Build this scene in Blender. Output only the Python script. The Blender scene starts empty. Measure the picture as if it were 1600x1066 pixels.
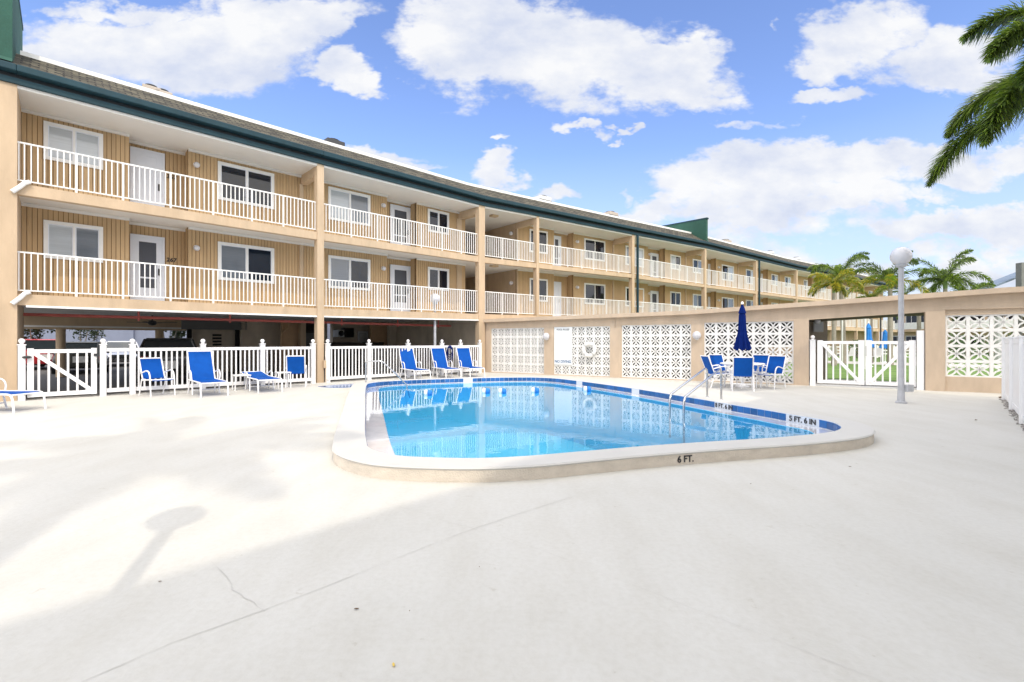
import bpy, bmesh, math, random
from mathutils import Vector, Matrix
random.seed(7)
R = math.radians
S = bpy.context.scene
COL = S.collection
F = 750.0; EYE = 1.4; HY = 533.0
def G(px, py, h=0.0):
    Z = (EYE - h) * F / (py - HY)
    return ((px - 800) * Z / F, Z)
# ------------------------------------------------------------ materials
MATS = {}
def mat(name, col, rough=0.7, metal=0.0, var=0.0, vscale=3.0, bump=0.0, bscale=40.0, spec=0.5, coat=0.0, island=0.0, stretch=None, col2=None, thr=None, trans=0.0, emit=None):
    if name in MATS: return MATS[name]
    m = bpy.data.materials.new(name); m.use_nodes = True
    nt = m.node_tree; b = nt.nodes['Principled BSDF']
    b.inputs['Base Color'].default_value = (*col, 1); b.inputs['Roughness'].default_value = rough
    b.inputs['Metallic'].default_value = metal; b.inputs['Specular IOR Level'].default_value = spec
    b.inputs['Coat Weight'].default_value = coat
    N = nt.nodes.new; L = nt.links.new
    tc = None
    def coords():
        nonlocal tc
        if tc is None:
            tc = N('ShaderNodeNewGeometry')
        return tc.outputs['Position']
    def mapped():
        if stretch is None: return coords()
        mp = N('ShaderNodeMapping'); mp.inputs['Scale'].default_value = stretch
        L(coords(), mp.inputs['Vector']); return mp.outputs['Vector']
    last = None
    if var > 0 or col2 is not None:
        n = N('ShaderNodeTexNoise'); n.inputs['Scale'].default_value = vscale; n.inputs['Detail'].default_value = 7; n.inputs['Roughness'].default_value = .62
        L(mapped(), n.inputs['Vector'])
        r = N('ShaderNodeValToRGB')
        a = tuple(max(0, c * (1 - var)) for c in col); z = tuple(min(1, c * (1 + var)) for c in col)
        if col2 is not None: a, z = col, col2
        r.color_ramp.elements[0].color = (*a, 1); r.color_ramp.elements[1].color = (*z, 1)
        lo, hi = thr if thr else (.3, .7)
        r.color_ramp.elements[0].position = lo; r.color_ramp.elements[1].position = hi
        L(n.outputs['Fac'], r.inputs['Fac']); last = r.outputs['Color']
    if island > 0:
        g = N('ShaderNodeNewGeometry')
        hs = N('ShaderNodeHueSaturation')
        if last: L(last, hs.inputs['Color'])
        else: hs.inputs['Color'].default_value = (*col, 1)
        mr = N('ShaderNodeMapRange'); mr.inputs['To Min'].default_value = 1 - island; mr.inputs['To Max'].default_value = 1 + island
        L(g.outputs['Random Per Island'], mr.inputs['Value']); L(mr.outputs['Result'], hs.inputs['Value'])
        last = hs.outputs['Color']
    if last: L(last, b.inputs['Base Color'])
    if bump > 0:
        n = N('ShaderNodeTexNoise'); n.inputs['Scale'].default_value = bscale; n.inputs['Detail'].default_value = 5
        L(coords(), n.inputs['Vector'])
        bp = N('ShaderNodeBump'); bp.inputs['Strength'].default_value = bump; bp.inputs['Distance'].default_value = .02
        L(n.outputs['Fac'], bp.inputs['Height']); L(bp.outputs['Normal'], b.inputs['Normal'])
    if emit:
        b.inputs['Emission Color'].default_value = (*emit[0], 1); b.inputs['Emission Strength'].default_value = emit[1]
    MATS[name] = m
    return m
M = {}
def defmats():
    M['stucco'] = mat('stucco', (.52,.395,.27), .9, var=.12, vscale=1.6, stretch=(1.6,1.6,.45), bump=.25, bscale=70)
    M['stucco_wall'] = mat('stucco_wall', (.54,.43,.325), .9, var=.11, vscale=1.8, stretch=(1.5,1.5,.6), bump=.3, bscale=60)
    M['siding'] = mat('siding', (.50,.345,.19), .8, var=.08, vscale=1.2, stretch=(2,2,.4), island=.05)
    M['siding_gap'] = mat('siding_gap', (.20,.115,.045), .9)
    M['white'] = mat('white_paint', (.80,.80,.79), .5, var=.06, vscale=3.5)
    M['vinyl'] = mat('white_vinyl', (.84,.84,.85), .35, var=.02, vscale=3)
    M['ceiling'] = mat('ceiling_paint', (.72,.70,.67), .8, var=.04, vscale=.8)
    M['teal'] = mat('teal_fascia', (.015,.045,.06), .6, spec=.25, var=.2, vscale=1.5)
    M['tealdark'] = mat('dark_reveal', (.01,.016,.022), .6)
    M['green'] = mat('green_stucco', (.022,.082,.06), .85, var=.15, vscale=1.5, bump=.3, bscale=30)
    M['shingle'] = shingle_mat()
    M['glass'] = mat('window_glass', (.008,.012,.022), .03, spec=.5)
    M['blind'] = mat('blind_behind_glass', (.42,.46,.50), .25, coat=1.0, var=.08, vscale=9, stretch=(.1,.1,3))
    M['blinddark'] = mat('grey_blind_behind_glass', (.12,.14,.17), .2, coat=1.0, var=.1, vscale=9, stretch=(.1,.1,3))
    M['doorpaint'] = mat('door_paint', (.70,.73,.80), .5, var=.03)
    M['screen'] = mat('door_screen', (.06,.065,.085), .5)
    M['deck'] = deck_mat()
    M['coping'] = mat('coping_paint', (.55,.538,.51), .75, var=.04, vscale=1.5, bump=.15, bscale=50)
    M['copeface'] = mat('coping_face_concrete', (.66,.59,.50), .9, var=.14, vscale=4, bump=.4, bscale=60, stretch=(1,1,2))
    M['ledge'] = mat('ledge_plaster', (.66,.66,.70), .08, var=.10, vscale=5, coat=.6)
    M['basin'] = mat('basin_plaster', (.28,.65,.82), .6, var=.06, vscale=.7)
    M['tile'] = mat('blue_glazed_tile', (.025,.115,.34), .15, spec=.6, island=.25)
    M['grout'] = mat('tile_grout', (.62,.68,.76), .7)
    M['blue'] = mat('blue_sling', (.002,.075,.36), .75, spec=.15, var=.1, vscale=7, bump=.1, bscale=400)
    M['navy'] = mat('navy_canvas', (.002,.014,.12), .9, spec=.1, var=.15, vscale=8)
    M['canvasblue'] = mat('sky_blue_canvas', (.02,.20,.60), .8, var=.1)
    M['steel'] = mat('brushed_steel', (.55,.56,.58), .2, metal=1)
    M['galv'] = mat('galvanised_paint', (.46,.47,.50), .4, var=.12, vscale=6)
    M['globe'] = mat('opal_globe', (.62,.62,.66), .25, spec=.5, coat=.3)
    M['darkmetal'] = mat('dark_metal', (.03,.032,.035), .5)
    M['red'] = mat('red_pipe_paint', (.55,.13,.11), .4, var=.1)
    M['ceilcar'] = mat('carport_ceiling', (.80,.80,.81), .9, var=.1, vscale=1)
    M['asphalt'] = mat('asphalt', (.10,.095,.09), .9, var=.2, vscale=8, bump=.3, bscale=90)
    M['concdark'] = mat('carport_partition', (.58,.50,.40), .9, var=.15, vscale=2, stretch=(1,1,.5))
    M['greyblue'] = mat('far_wall_render', (.22,.25,.34), .9, var=.05)
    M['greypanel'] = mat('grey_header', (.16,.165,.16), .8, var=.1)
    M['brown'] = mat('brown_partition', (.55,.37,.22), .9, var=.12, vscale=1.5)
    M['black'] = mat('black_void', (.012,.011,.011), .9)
    M['grass'] = mat('lawn', (.07,.14,.03), .95, col2=(.17,.28,.06), vscale=1.2, bump=.5, bscale=60)
    M['earth'] = mat('ground_far', (.14,.17,.07), .95, var=.2, vscale=.3)
    M['path'] = mat('path_concrete', (.60,.58,.54), .9, var=.06)
    M['palmleaf'] = leaf_mat('palm_leaflet', (.075,.12,.025), .4)
    M['palmlight'] = leaf_mat('palm_leaflet_bright', (.16,.24,.03), .4)
    M['palmyellow'] = leaf_mat('palm_leaflet_yellow', (.34,.30,.04), .4)
    M['trunk'] = mat('palm_trunk', (.30,.27,.23), .9, var=.2, vscale=6, stretch=(1,1,5))
    M['crownshaft'] = mat('palm_crownshaft', (.16,.24,.08), .6, var=.15)
    M['shrub'] = leaf_mat('shrub_leaf', (.05,.11,.02), .5)
    M['gravel'] = mat('gravel_stone', (.30,.28,.26), .9, island=.5)
    M['dark_leaf'] = mat('dry_leaf', (.12,.07,.03), .9)
    M['yellow_leaf'] = mat('yellow_leaf', (.70,.50,.10), .8)
    M['crack'] = mat('crack_dirt', (.49,.475,.44), .95)
    M['ink'] = mat('sign_ink', (.02,.02,.025), .6)
    M['blueink'] = mat('sign_ink_blue', (.02,.11,.28), .6)
    M['greyink'] = mat('sign_ink_grey', (.10,.11,.13), .6)
    M['sign'] = mat('sign_board', (.80,.84,.87), .3)
    M['carblack'] = mat('car_paint_black', (.012,.012,.014), .25, coat=1)
    M['cargrey'] = mat('car_paint_charcoal', (.05,.05,.045), .3, coat=1)
    M['carwhite'] = mat('car_paint_white', (.75,.75,.76), .25, coat=1)
    M['carred'] = mat('car_paint_red', (.45,.02,.03), .25, coat=1)
    M['carglass'] = mat('car_glass', (.02,.03,.035), .03, spec=.9)
    M['tyre'] = mat('tyre_rubber', (.02,.02,.02), .9)
    M['lens'] = mat('headlight_lens', (.7,.7,.72), .1, coat=1)
    M['acgrey'] = mat('ac_casing', (.55,.56,.56), .5, var=.05)
    M['acbeige'] = mat('ac_casing_beige', (.38,.33,.28), .6, var=.1)
    M['water'] = water_mat(); M['umber'] = mat('dark_umber_paint', (.11,.075,.05), .9, var=.1); M['innershade'] = mat('interior_shade_colour', (.045,.04,.036), .9, var=.1)  # last one: interior shade put into the base colour
def leaf_mat(name, col, rough):
    m = mat(name, col, rough, island=.45)
    nt = m.node_tree; b = nt.nodes['Principled BSDF']
    out = nt.nodes['Material Output']
    tr = nt.nodes.new('ShaderNodeBsdfTranslucent'); tr.inputs['Color'].default_value = (col[0]*1.6, col[1]*1.6, col[2]*1.2, 1)
    mx = nt.nodes.new('ShaderNodeMixShader'); mx.inputs[0].default_value = .3
    nt.links.new(b.outputs[0], mx.inputs[1]); nt.links.new(tr.outputs[0], mx.inputs[2]); nt.links.new(mx.outputs[0], out.inputs[0])
    return m
def shingle_mat():
    m = mat('roof_shingles', (.12,.11,.085), .95, bump=.3, bscale=60)
    nt = m.node_tree; b = nt.nodes['Principled BSDF']; N = nt.nodes.new; L = nt.links.new
    uv = N('ShaderNodeUVMap'); uv.uv_map = 'UVMap'
    br = N('ShaderNodeTexBrick'); br.inputs['Scale'].default_value = 1
    br.inputs['Color1'].default_value = (.035,.032,.024,1); br.inputs['Color2'].default_value = (.15,.135,.095,1); br.inputs['Mortar'].default_value = (.012,.011,.009,1)
    br.inputs['Mortar Size'].default_value = .022; br.inputs['Brick Width'].default_value = .3; br.inputs['Row Height'].default_value = .13
    L(uv.outputs[0], br.inputs['Vector'])
    n = N('ShaderNodeTexNoise'); n.inputs['Scale'].default_value = 9; n.inputs['Detail'].default_value = 6
    L(uv.outputs[0], n.inputs['Vector'])
    mx = N('ShaderNodeMixRGB'); mx.blend_type = 'OVERLAY'; mx.inputs[0].default_value = .55
    L(br.outputs[0], mx.inputs[1]); L(n.outputs['Fac'], mx.inputs[2]); L(mx.outputs[0], b.inputs['Base Color'])
    return m
def deck_mat():
    m = bpy.data.materials.new('deck_paint'); m.use_nodes = True
    nt = m.node_tree; b = nt.nodes['Principled BSDF']; N = nt.nodes.new; L = nt.links.new
    g = N('ShaderNodeNewGeometry')
    def noise(sc, det, stretch=None, rough=.6):
        n = N('ShaderNodeTexNoise'); n.inputs['Scale'].default_value = sc; n.inputs['Detail'].default_value = det; n.inputs['Roughness'].default_value = rough
        if stretch:
            mp = N('ShaderNodeMapping'); mp.inputs['Scale'].default_value = stretch; mp.inputs['Rotation'].default_value = (0,0,.4)
            L(g.outputs['Position'], mp.inputs['Vector']); L(mp.outputs[0], n.inputs['Vector'])
        else: L(g.outputs['Position'], n.inputs['Vector'])
        return n.outputs['Fac']
    def ramp(f, a, z, lo, hi):
        r = N('ShaderNodeValToRGB'); r.color_ramp.elements[0].color = (*a,1); r.color_ramp.elements[1].color = (*z,1)
        r.color_ramp.elements[0].position = lo; r.color_ramp.elements[1].position = hi; L(f, r.inputs['Fac']); return r.outputs['Color']
    def mul(a, c, f=1.0):
        mx = N('ShaderNodeMixRGB'); mx.blend_type = 'MULTIPLY'; mx.inputs[0].default_value = f; L(a, mx.inputs[1]); L(c, mx.inputs[2]); return mx.outputs[0]
    base = ramp(noise(.45, 5), (.56,.548,.508), (.61,.596,.556), .3, .7)
    c = mul(base, ramp(noise(2.5, 8, (1,.35,1)), (.93,.92,.90), (1,1,1), .30, .58))
    c = mul(c, ramp(noise(26, 5), (.94,.935,.92), (1,1,1), .3, .6))
    c = mul(c, ramp(noise(6.5, 9, None, .7), (.80,.77,.72), (1,1,1), .27, .36))
    L(c, b.inputs['Base Color']); b.inputs['Roughness'].default_value = .72
    bp = N('ShaderNodeBump'); bp.inputs['Strength'].default_value = .18; bp.inputs['Distance'].default_value = .01
    L(noise(35, 6), bp.inputs['Height']); L(bp.outputs[0], b.inputs['Normal'])
    return m
def water_mat():
    m = bpy.data.materials.new('pool_water'); m.use_nodes = True
    nt = m.node_tree; nt.nodes.remove(nt.nodes['Principled BSDF']); out = nt.nodes['Material Output']; N = nt.nodes.new; L = nt.links.new
    tr = N('ShaderNodeBsdfTransparent'); tr.inputs[0].default_value = (.56,.88,.95,1)
    gl = N('ShaderNodeBsdfGlossy'); gl.inputs['Roughness'].default_value = .004; gl.inputs[0].default_value = (1,1,1,1)
    fr = N('ShaderNodeFresnel'); fr.inputs[0].default_value = 1.36
    g = N('ShaderNodeNewGeometry')
    n = N('ShaderNodeTexNoise'); n.inputs['Scale'].default_value = 5; n.inputs['Detail'].default_value = 3
    L(g.outputs['Position'], n.inputs['Vector'])
    bp = N('ShaderNodeBump'); bp.inputs['Strength'].default_value = .022; bp.inputs['Distance'].default_value = .05
    L(n.outputs['Fac'], bp.inputs['Height']); L(bp.outputs[0], gl.inputs['Normal']); L(bp.outputs[0], fr.inputs['Normal'])
    mx = N('ShaderNodeMixShader'); L(fr.outputs[0], mx.inputs[0]); L(tr.outputs[0], mx.inputs[1]); L(gl.outputs[0], mx.inputs[2]); L(mx.outputs[0], out.inputs[0])
    return m
# ------------------------------------------------------------ objects
def tag(o, label=None, cat=None, group=None, kind=None):
    if label: o['label'] = label
    if cat: o['category'] = cat
    if group: o['group'] = group
    if kind: o['kind'] = kind
    return o
def thing(name, loc, label, cat, group=None, rz=0):
    o = bpy.data.objects.new(name, None); COL.objects.link(o); o.location = loc; o.rotation_euler = (0,0,rz)
    o.empty_display_size = .2
    return tag(o, label, cat, group)
def origin(p):
    v = Vector((0,0,0))
    while p is not None: v += Vector(p.location); p = p.parent
    return v
class MB:
    def __init__(s): s.v = []; s.f = []; s.m = []; s.uv = {}; s.cur = 0
    def add(s, vs, fs, uvs=None):
        b = len(s.v); s.v += [tuple(v) for v in vs]
        for i, f in enumerate(fs):
            s.f.append(tuple(b + k for k in f)); s.m.append(s.cur)
            if uvs: s.uv[len(s.f)-1] = uvs[i]
        return s
    def hexa(s, p):  # p: bottom 4 ccw, top 4 ccw
        return s.add(p, [(3,2,1,0),(4,5,6,7),(0,1,5,4),(1,2,6,5),(2,3,7,6),(3,0,4,7)])
    def box(s, c, d, rz=0):
        x, y, z = d[0]/2, d[1]/2, d[2]/2; co, si = math.cos(rz), math.sin(rz)
        p = []
        for zz in (-z, z):
            for a, b in ((-x,-y),(x,-y),(x,y),(-x,y)):
                p.append((c[0]+a*co-b*si, c[1]+a*si+b*co, c[2]+zz))
        return s.hexa(p)
    def bar(s, a, b, w, h=None, up=(0,0,1)):
        h = h or w; a = Vector(a); b = Vector(b); t = (b-a).normalized(); u = Vector(up)
        if abs(t.dot(u)) > .98: u = Vector((1,0,0))
        x = t.cross(u).normalized()*w/2; y = x.cross(t).normalized()*h/2
        return s.hexa([a-x-y, a+x-y, b+x-y, b-x-y, a-x+y, a+x+y, b+x+y, b-x+y])
    def tube(s, pts, r, n=8, caps=True):
        pts = [Vector(p) for p in pts]; rs = r if isinstance(r, (list, tuple)) else [r]*len(pts)
        vs = []; fs = []; prev = None
        for i, p in enumerate(pts):
            t = (pts[min(i+1, len(pts)-1)] - pts[max(i-1, 0)]).normalized()
            if prev is None:
                u = Vector((0,0,1)) if abs(t.z) < .9 else Vector((1,0,0)); x = t.cross(u).normalized()
            else: x = (prev - t*prev.dot(t)).normalized()
            prev = x; y = t.cross(x)
            for k in range(n):
                a = 2*math.pi*k/n; vs.append(p + (x*math.cos(a) + y*math.sin(a))*rs[i])
        for i in range(len(pts)-1):
            for k in range(n):
                a = i*n+k; b = i*n+(k+1) % n; fs.append((a, b, b+n, a+n))
        if caps: fs.append(tuple(range(n-1, -1, -1))); fs.append(tuple(range((len(pts)-1)*n, len(pts)*n)))
        return s.add(vs, fs)
    def lathe(s, prof, c=(0,0,0), n=16):
        vs = []; fs = []
        for r, z in prof:
            for k in range(n):
                a = 2*math.pi*k/n; vs.append((c[0]+r*math.cos(a), c[1]+r*math.sin(a), c[2]+z))
        for i in range(len(prof)-1):
            for k in range(n):
                a = i*n+k; b = i*n+(k+1) % n; fs.append((a, b, b+n, a+n))
        fs.append(tuple(range(n-1, -1, -1))); fs.append(tuple(range((len(prof)-1)*n, len(prof)*n)))
        return s.add(vs, fs)
    def sphere(s, c, r, n=20, sc=(1,1,1)):
        m = n//2; vs = [(c[0], c[1], c[2]-r*sc[2])]; fs = []
        for i in range(1, m):
            ph = math.pi*i/m
            for k in range(n):
                a = 2*math.pi*k/n; vs.append((c[0]+r*math.sin(ph)*math.cos(a)*sc[0], c[1]+r*math.sin(ph)*math.sin(a)*sc[1], c[2]-r*math.cos(ph)*sc[2]))
        vs.append((c[0], c[1], c[2]+r*sc[2])); top = len(vs)-1
        for k in range(n):
            fs.append((0, 1+(k+1) % n, 1+k)); fs.append((top, 1+(m-2)*n+k, 1+(m-2)*n+(k+1) % n))
        for i in range(m-2):
            for k in range(n):
                a = 1+i*n+k; b = 1+i*n+(k+1) % n; fs.append((a, b, b+n, a+n))
        return s.add(vs, fs)
    def build(s, name, mats, parent=None, local=False, smooth=False, label=None, bevel=0):
        me = bpy.data.meshes.new(name)
        o0 = Vector((0,0,0)) if (local or parent is None) else origin(parent)
        me.from_pydata([(v[0]-o0.x, v[1]-o0.y, v[2]-o0.z) for v in s.v], [], s.f)
        if not isinstance(mats, (list, tuple)): mats = [mats]
        for m in mats: me.materials.append(m)
        if len(mats) > 1: me.polygons.foreach_set('material_index', s.m)
        if smooth: me.polygons.foreach_set('use_smooth', [True]*len(me.polygons))
        if s.uv:
            l = me.uv_layers.new(name='UVMap')
            for fi, uv in s.uv.items():
                for k, li in enumerate(me.polygons[fi].loop_indices): l.data[li].uv = uv[k]
        me.update()
        o = bpy.data.objects.new(name, me); COL.objects.link(o)
        if parent is not None: o.parent = parent
        if smooth:
            try: me.set_sharp_from_angle(angle=R(38))
            except Exception: pass
        if bevel:
            b = o.modifiers.new('bevel', 'BEVEL'); b.width = bevel; b.segments = 2; b.limit_method = 'ANGLE'
        if label: o['label'] = label
        return o
def kids(o): return [c for c in COL.objects if c.parent is o]
def copy_tree(o, parent=None, ch=None):
    c = o.copy(); COL.objects.link(c); c.parent = parent
    for k in kids_cache(o): copy_tree(k, c)
    return c
def kids_cache(o): return list(o.children)
def text_obj(name, txt, size, m, parent, loc, ex, up, depth=.004, label=None, sx=1.0, align='CENTER'):
    cu = bpy.data.curves.new(name, 'FONT'); cu.body = txt; cu.size = size; cu.extrude = depth; cu.align_x = align; cu.align_y = 'CENTER'; cu.offset = size*.022
    t = bpy.data.objects.new('tmp', cu); COL.objects.link(t)
    bpy.context.view_layer.update()
    me = bpy.data.meshes.new_from_object(t.evaluated_get(bpy.context.evaluated_depsgraph_get()))
    bpy.data.objects.remove(t)
    ex = Vector(ex).normalized(); up = Vector(up).normalized(); nz = ex.cross(up)
    o0 = origin(parent) if parent is not None else Vector((0,0,0)); L = Vector(loc) - o0
    for v in me.vertices:
        c = v.co; v.co = L + ex*c.x*sx + up*c.y + nz*c.z
    me.name = name; me.materials.clear(); me.materials.append(m)
    o = bpy.data.objects.new(name, me); COL.objects.link(o)
    if parent is not None: o.parent = parent
    if label: o['label'] = label
    return o
def smooth_closed(pts, n=6):
    out = []; L = len(pts)
    for i in range(L):
        p0, p1, p2, p3 = (Vector(pts[(i+k-1) % L]) for k in range(4))
        for j in range(n):
            t = j/n
            out.append(.5*((2*p1)+(p2-p0)*t+(2*p0-5*p1+4*p2-p3)*t*t+(3*p1-p0-3*p2+p3)*t**3))
    return out
def offset_closed(pts, d):
    out = []; L = len(pts)
    for i in range(L):
        t = (pts[(i+1) % L]-pts[i-1]).normalized(); out.append(pts[i] + Vector((t.y, -t.x))*d)
    return out
defmats()
SUNDIR = Vector((.385*math.cos(R(48)), -.92*math.cos(R(48)), math.sin(R(48)))).normalized()
def world():
    w = bpy.data.worlds.new('World'); S.world = w; w.use_nodes = True
    nt = w.node_tree; nt.nodes.clear(); N = nt.nodes.new; L = nt.links.new
    def val(x, sock):
        if isinstance(x, (int, float)): sock.default_value = x
        else: L(x, sock)
    def m(op, a, b=0.0, c=None):
        n = N('ShaderNodeMath'); n.operation = op; val(a, n.inputs[0]); val(b, n.inputs[1])
        if c is not None: val(c, n.inputs[2])
        return n.outputs[0]
    sky = N('ShaderNodeTexSky'); sky.sky_type = 'NISHITA'; sky.sun_disc = False
    sky.sun_elevation = R(48); sky.sun_rotation = math.atan2(SUNDIR.x, SUNDIR.y)
    sky.air_density = 1.0; sky.dust_density = .4; sky.ozone_density = 3.0
    tc = N('ShaderNodeTexCoord'); sp = N('ShaderNodeSeparateXYZ'); L(tc.outputs['Generated'], sp.inputs[0])
    dy = m('MAXIMUM', m('ABSOLUTE', sp.outputs['Y']), .08)
    u = m('DIVIDE', sp.outputs['X'], dy); v = m('DIVIDE', sp.outputs['Z'], dy)
    cv = N('ShaderNodeCombineXYZ'); L(u, cv.inputs[0]); L(m('MULTIPLY', v, 1.7), cv.inputs[1]); val(3.3, cv.inputs[2])
    def noise(scale, det, rough=.55, off=0.0, dist=0.0):
        n = N('ShaderNodeTexNoise'); n.inputs['Scale'].default_value = scale; n.inputs['Detail'].default_value = det; n.inputs['Roughness'].default_value = rough
        n.inputs['Distortion'].default_value = dist
        if off:
            a = N('ShaderNodeVectorMath'); a.operation = 'ADD'; L(cv.outputs[0], a.inputs[0]); a.inputs[1].default_value = (off, off*1.7, off); L(a.outputs[0], n.inputs['Vector'])
        else: L(cv.outputs[0], n.inputs['Vector'])
        return n.outputs['Fac']
    w1 = m('MULTIPLY', m('SUBTRACT', noise(4.5, 5, .6, 5.1), .5), .34)
    w2 = m('MULTIPLY', m('SUBTRACT', noise(4.5, 5, .6, 9.7), .5), .22)
    uu = m('ADD', u, w1); vv = m('ADD', v, w2)
    blobs = [(230,95,290,80,1),(70,100,110,50,1),(400,60,140,60,1),(480,22,110,38,.9),(530,50,48,26,.8),(200,12,170,20,.6),(555,120,56,32,.9),
     (765,60,140,95,1.1),(900,95,160,95,1.1),(1040,115,130,66,1),(1110,155,80,30,.7),(750,268,62,28,.9),(790,225,24,8,.5),(910,216,34,10,.55),(971,208,20,9,.6),
     (1168,199,62,12,.6),(1350,40,110,65,.95),(1460,95,130,50,.95),(1290,145,80,18,.7),(1330,95,70,30,.7),(1560,130,90,30,.7),
     (1060,305,80,26,.8),(1190,275,150,48,1),(1330,270,140,50,1),(1480,265,120,38,.9),(1590,245,80,34,.9),(1250,320,230,34,.8),(1400,330,90,12,.6),
     (1480,365,150,26,.85),(1590,370,90,40,.9),(1220,355,150,26,.7),(990,320,60,18,.6),(1000,285,20,8,.4),(860,300,40,14,.5),(590,240,50,12,.5),(620,255,40,10,.4),(1210,40,12,22,.5),(1130,420,260,60,.55),(1500,430,260,34,.5)]
    D = None; low = None
    for (px, py, rx, ry, k) in blobs:
        a = m('MULTIPLY', m('SUBTRACT', uu, (px-800)/F), F/rx); b = m('MULTIPLY', m('SUBTRACT', vv, (HY-py)/F), F/ry)
        e = m('MULTIPLY', m('SUBTRACT', 1.0, m('ADD', m('MULTIPLY', a, a), m('MULTIPLY', b, b))), k)
        D = e if D is None else m('MAXIMUM', D, e)
    # behind the photographer: an invented, heavier cumulus field that adds fill light
    gen = m('MULTIPLY', m('SUBTRACT', noise(1.6, 6, .55, 2.2), .52), 6.0)
    # weight of the generic field: everywhere behind, and overhead (above the blobs placed in front)
    n3 = N('ShaderNodeTexNoise'); n3.inputs['Scale'].default_value = 2.2; n3.inputs['Detail'].default_value = 7; L(tc.outputs['Generated'], n3.inputs['Vector'])
    gen = m('MULTIPLY', m('SUBTRACT', n3.outputs['Fac'], .36), 7.0)
    el = N('ShaderNodeMapRange'); L(v, el.inputs['Value']); el.inputs['From Min'].default_value = .85; el.inputs['From Max'].default_value = 1.3
    bk = N('ShaderNodeMapRange'); L(sp.outputs['Y'], bk.inputs['Value']); bk.inputs['From Min'].default_value = .12; bk.inputs['From Max'].default_value = -.02
    rear = m('MAXIMUM', el.outputs['Result'], bk.outputs['Result'])
    D = m('ADD', m('MULTIPLY', D, m('SUBTRACT', 1.0, rear)), m('MULTIPLY', gen, rear))
    D = m('MAXIMUM', D, -1.2)
    fb = m('SUBTRACT', noise(7.0, 10, .62), .5)
    dens = m('ADD', m('ADD', D, m('MULTIPLY', fb, 2.3)), -.02)
    mr = N('ShaderNodeMapRange'); mr.interpolation_type = 'SMOOTHSTEP'; L(dens, mr.inputs['Value']); mr.inputs['From Min'].default_value = -.12; mr.inputs['From Max'].default_value = .50
    mask = m('MULTIPLY', mr.outputs['Result'], .96)
    # cloud brightness: billowy relief
    sh = N('ShaderNodeMapRange'); L(noise(5.2, 7, .6, 14.0), sh.inputs['Value']); sh.inputs['From Min'].default_value = .34; sh.inputs['From Max'].default_value = .62
    cr = N('ShaderNodeMixRGB'); L(sh.outputs['Result'], cr.inputs[0]); cr.inputs[1].default_value = (.70,.755,.90,1); cr.inputs[2].default_value = (1,1,1,1)
    cs = N('ShaderNodeVectorMath'); cs.operation = 'SCALE'; L(cr.outputs[0], cs.inputs[0]); 
    # unseen overhead and rear clouds brightened for fill, more towards the sun
    dp = N('ShaderNodeVectorMath'); dp.operation = 'DOT_PRODUCT'; L(tc.outputs['Generated'], dp.inputs[0]); dp.inputs[1].default_value = tuple(SUNDIR)
    sg_ = N('ShaderNodeMapRange'); L(dp.outputs['Value'], sg_.inputs['Value']); sg_.inputs['From Min'].default_value = .25; sg_.inputs['From Max'].default_value = 1; sg_.inputs['To Min'].default_value = OVERH; sg_.inputs['To Max'].default_value = SUNC
    L(m('MULTIPLY', m('ADD', 1.0, m('MULTIPLY', rear, sg_.outputs['Result'])), CLOUD), cs.inputs['Scale'])
    wm = N('ShaderNodeMixRGB'); wm.blend_type = 'MULTIPLY'; wk = N('ShaderNodeMapRange'); L(dp.outputs['Value'], wk.inputs['Value']); wk.inputs['From Min'].default_value = .1; wk.inputs['From Max'].default_value = .7
    L(wk.outputs['Result'], wm.inputs[0]); L(cr.outputs[0], wm.inputs[1]); wm.inputs[2].default_value = (1, .94, .85, 1); L(wm.outputs[0], cs.inputs[0])
    # sky tint
    hs = N('ShaderNodeHueSaturation'); L(sky.outputs[0], hs.inputs['Color']); hs.inputs['Saturation'].default_value = 1.05; hs.inputs['Hue'].default_value = .512; hs.inputs['Value'].default_value = 1.12
    # haze near horizon
    hz = N('ShaderNodeMapRange'); L(sp.outputs['Z'], hz.inputs['Value']); hz.inputs['From Min'].default_value = 0; hz.inputs['From Max'].default_value = .36; hz.inputs['To Min'].default_value = .92; hz.inputs['To Max'].default_value = 0
    hm = N('ShaderNodeMixRGB'); L(hz.outputs['Result'], hm.inputs[0]); L(hs.outputs[0], hm.inputs[1]); hm.inputs[2].default_value = (CLOUD*.66, CLOUD*.74, CLOUD*.98, 1)
    mx = N('ShaderNodeMixRGB'); L(mask, mx.inputs[0]); L(hm.outputs[0], mx.inputs[1]); L(cs.outputs[0], mx.inputs[2])
    bg = N('ShaderNodeBackground'); L(mx.outputs[0], bg.inputs[0]); bg.inputs[1].default_value = SKYS
    o = N('ShaderNodeOutputWorld'); L(bg.outputs[0], o.inputs[0])
    w.cycles.sampling_method = 'MANUAL'; w.cycles.sample_map_resolution = 1024
SKYS = .15; CLOUD = 4.0; OVERH = 1.25; SUNC = 2.3; EXPO = .72; SUNP = 1.1
world()
sl = bpy.data.lights.new('sun', 'SUN'); sl.energy = SUNP; sl.angle = R(.9); sl.color = (1, .90, .76)
so = bpy.data.objects.new('sun', sl); COL.objects.link(so); so.rotation_euler = SUNDIR.to_track_quat('Z', 'Y').to_euler()
cam = bpy.data.cameras.new('camera'); co = bpy.data.objects.new('camera', cam); COL.objects.link(co)
co.location = (0, 0, EYE); co.rotation_euler = (R(90), 0, 0); cam.lens = 36*F/1600; cam.sensor_width = 36; cam.clip_start = .05; cam.clip_end = 3000
S.camera = co
S.cycles.diffuse_bounces = 6; S.cycles.max_bounces = 12; S.cycles.transparent_max_bounces = 12
S.view_settings.view_transform = 'Standard'; S.view_settings.look = 'None'; S.view_settings.gamma = 1; S.view_settings.exposure = EXPO
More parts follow.
